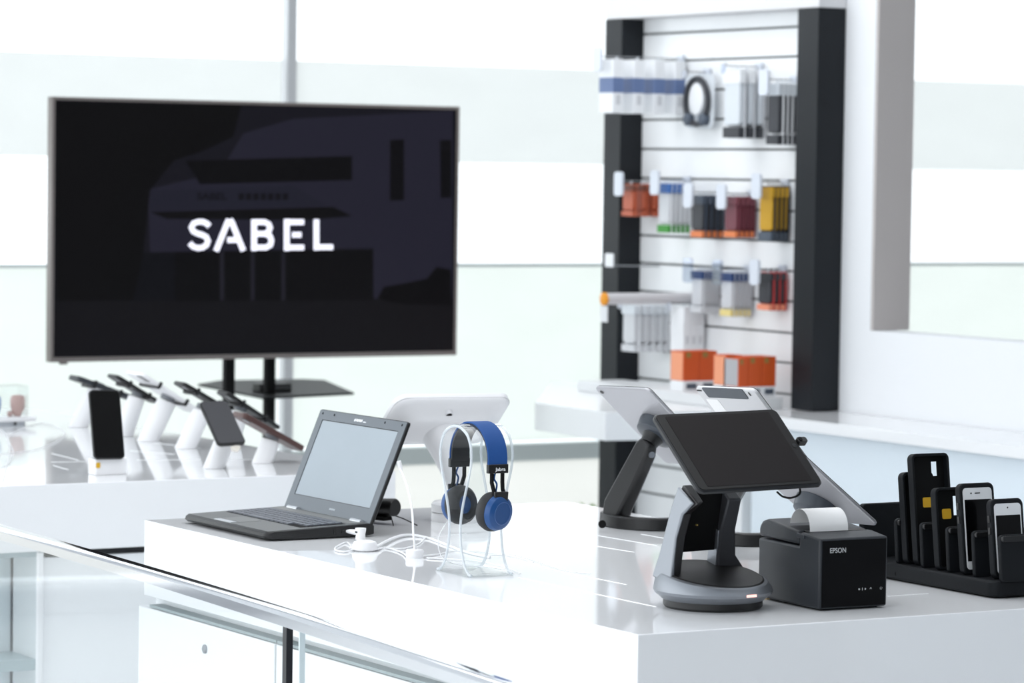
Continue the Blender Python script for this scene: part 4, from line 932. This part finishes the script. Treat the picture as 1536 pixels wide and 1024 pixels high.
def dock_phone(px_tl, px_tr, yslot, lab, w, h, kind, th=.014, dx=0, tagz=0, hole=None):
    """stands in the slot behind divider at yslot, leaning back"""
    yy = yslot+.030; upv = V((-.02, .13, 1)).normalized()
    bot = V((DX+.02+dx, yy, ZC+.0315))
    m = frame(bot + V((w/2, 0, 0)) + upv*h/2, (1, 0, 0), upv)       # z normal -> -y
    nz_ = m.to_3x3() @ V((0, 0, 1)); g = 1 if nz_.y < 0 else -1
    t = thing('phone_case' if kind == 'case' else 'phone', lab, 'phone case' if kind == 'case' else 'phone', bot, 'phones and cases in the charging dock')
    if kind == 'case':
        fm = MB(); z0, z1 = -th/2*g, th/2*g
        fm.loft([[m @ V((x, yy_, z)) for x, yy_ in rr(w-2*i, h-2*i, max(.003, .011-i), 6)] for i, z in ((0, z0), (0, z1-.001*g), (.001, z1), (.004, z1), (.005, z1-.001*g), (.005, z0))], cap=False, closed=True)
        fm.build('rim', RUBBER, t)
        X, Y, bb = w/2-.005, h/2-.005, MB(); zs_ = sorted((z0, z0+.002*g)); inner = mat('case_inner', (7, 8, 9), .8, spec=.2)
        if hole:
            hx, hy, hw_, hh_ = hole; x0_, x1_, y0_, y1_ = hx-hw_/2, hx+hw_/2, hy-hh_/2, hy+hh_/2
            for q in ((-X, X, -Y, y0_), (-X, X, y1_, Y), (-X, x0_, y0_, y1_), (x1_, X, y0_, y1_)): bb.box(*q, *zs_, m)
        else: bb.box(-X, X, -Y, Y, *zs_, m)
        bb.build('back_plate', inner, t)
        if tagz: slab(MB(), m, .020, .018, .003, z0+.0021*g, z0+.0026*g, -.004, tagz).build('yellow_tag', YELL, t)
        return t, m, g
    pad(MB(), m, w, h, .012, -th/2*g, th/2*g, .002).build('case', RUBBER, t)
    slab(MB(), m, w-.013, h-.017, .007, th/2*g, (th/2+.0006)*g).build('face', WFACE, t)
    slab(MB(), m, w-.0185, h-.052, .001, (th/2+.0006)*g, (th/2+.001)*g, 0, -.003).build('screen', BLACK_G, t)
    if kind == 'iphone_front':
        slab(MB(), m, .012, .0018, .0008, (th/2+.0006)*g, (th/2+.001)*g, .0, h/2-.018).build('earpiece_slot', BLACK, t)
        MB().lathe([(.0016, (th/2+.0006)*g), (.0016, (th/2+.001)*g)], m @ M.Translation((-.014, h/2-.018, 0)), 10).build('front_camera', BLACK, t)
    else:
        MB().lathe([(.0016, (th/2+.0006)*g), (.0016, (th/2+.001)*g)], m @ M.Translation((.0, h/2-.016, 0)), 10).build('front_camera', BLACK, t)
    for q_ in (.25, .1): slab(MB(), m, .002, .012, .0009, -.003, .003, -w/2-.0004, h*q_).build('side_button', BLACK, t)
    return t, m, g
dock_phone(0, 0, slots[0], 'small white-faced phone in a black case, nearest in the charging dock', .072, .139, 'small', dx=-.003)
dock_phone(0, 0, slots[1], 'large white-topped phone in a black case, second nearest in the dock', .077, .160, 'iphone_front', dx=-.012)
dock_phone(0, 0, slots[2], 'short empty black case with a yellow tag in the middle of the dock', .072, .146, 'case', dx=-.010, tagz=.026, hole=(.018, .040, .012, .034))
tt_, m_c, g_c = dock_phone(0, 0, slots[3], 'tallest empty black case with a yellow tag standing in the dock', .084, .200, 'case', dx=.0, tagz=.012, hole=(.016, .072, .013, .026))
dock_phone(0, 0, slots[3]+.026, 'plain black case behind the tallest one in the dock', .07, .165, 'case', dx=-.004)
# power lead between printer and dock
bk_ = onz(1342, 868); 
pw = thing('power_connector', 'black power connector between the receipt printer and the charging dock', 'connector', bk_)
MB().tube([onz(1300, 862)+V((0, 0, .013)), onz(1338, 866)+V((0, 0, .013)), onz(1346, 866)+V((0, 0, .013))], [.013, .013, .010], 16).build('plug', BLACK_M, pw)
MB().tube(smooth_path([onz(1346, 866)+V((0, 0, .013)), onz(1358, 868)+V((0, 0, .012)), V((DX+.001, onz(1372, 870).y, ZC+.014))]), .0045, 10).build('lead', BLACK_M, pw)

# ------------------------------------------------------------------ plants outside, behind the counter
LEAF = mat('leaf_green', (112, 150, 52), .5, vary=.2, bscale=20)
def plant(px, py, lab, n, sz):
    p = ony(px, py, 5.75); t = thing('potted_plant', lab, 'plant', (p.x, p.y, 0)); z0 = p.z-.06
    MB().lathe([(.06, 0), (.08, z0), (.07, z0)], M.Translation((p.x, p.y, 0)), 24).build('pot', W_PLAST, t)
    lf = MB()
    for k_ in range(n):
        a = random.uniform(0, 6.28); l = random.uniform(.6, 1)*sz; d = V((math.cos(a)*.55, math.sin(a)*.55, 1)).normalized(); s = V((-math.sin(a), math.cos(a), 0))
        b0 = V((p.x, p.y, z0)); pts_ = [(0, .004), (.3, .012), (.6, .014), (.85, .008), (1, .001)]
        rings_ = [[b0 + d*l*t_ + V((0, 0, -.3*l*t_*t_)) + s*w_, b0 + d*l*t_ + V((0, 0, -.3*l*t_*t_)) - s*w_, b0 + d*l*t_ + V((0, 0, -.3*l*t_*t_-.001))] for t_, w_ in pts_]
        lf.loft(rings_)
    lf.build('leaves', LEAF, t)
plant(797, 757, 'small green leaf tips of a plant showing just behind the counter', 5, .10)
plant(893, 765, 'green plant at the foot of the dark pillar behind the counter', 12, .16)

# ------------------------------------------------------------------ light
w = bpy.data.worlds.new('world'); bpy.context.scene.world = w; w.use_nodes = True; nt = w.node_tree
bg = nt.nodes['Background']; tc = nt.nodes.new('ShaderNodeTexCoord'); sx = nt.nodes.new('ShaderNodeSeparateXYZ')
nt.links.new(tc.outputs['Generated'], sx.inputs[0])
# overcast sky: brightest towards the left (-x) and back (+y), dimmer street side (-y)
m1 = nt.nodes.new('ShaderNodeMath'); m1.operation = 'MULTIPLY_ADD'; m1.inputs[1].default_value = -1.15; m1.inputs[2].default_value = .0
nt.links.new(sx.outputs['X'], m1.inputs[0])
m2 = nt.nodes.new('ShaderNodeMath'); m2.operation = 'MULTIPLY_ADD'; m2.inputs[1].default_value = .95
nt.links.new(sx.outputs['Y'], m2.inputs[0]); nt.links.new(m1.outputs[0], m2.inputs[2])
m3 = nt.nodes.new('ShaderNodeMath'); m3.operation = 'ADD'; m3.inputs[1].default_value = 1.55
nt.links.new(m2.outputs[0], m3.inputs[0])
m4 = nt.nodes.new('ShaderNodeMath'); m4.operation = 'MAXIMUM'; m4.inputs[1].default_value = .22
nt.links.new(m3.outputs[0], m4.inputs[0]); nt.links.new(m4.outputs[0], bg.inputs['Strength'])
bg.inputs['Color'].default_value = (.93, .97, 1.0, 1)

def area(name, loc, rot, sx_, sy_, e, col=(1, 1, 1)):
    l = bpy.data.lights.new(name, 'AREA'); l.shape = 'RECTANGLE'; l.size = sx_; l.size_y = sy_; l.energy = e; l.color = col
    o = bpy.data.objects.new(name, l); COL.objects.link(o); o.location = loc; o.rotation_euler = rot; return o
area('ceiling_fill_light', (.6, 1.2, 3.05), (0, 0, 0), 2.2, 3.0, 40)  # added overhead fill lights
area('ceiling_fill_light', (2.4, 4.6, 3.05), (0, 0, 0), 1.2, 2.0, 22)

sc = bpy.context.scene
sc.view_settings.view_transform = 'Standard'; sc.view_settings.look = 'None'; sc.view_settings.gamma = 1; sc.view_settings.use_curve_mapping = False
sc.view_settings.exposure = -0.07
sc.cycles.use_denoising = True; sc.cycles.max_bounces = 10; sc.cycles.transparent_max_bounces = 16
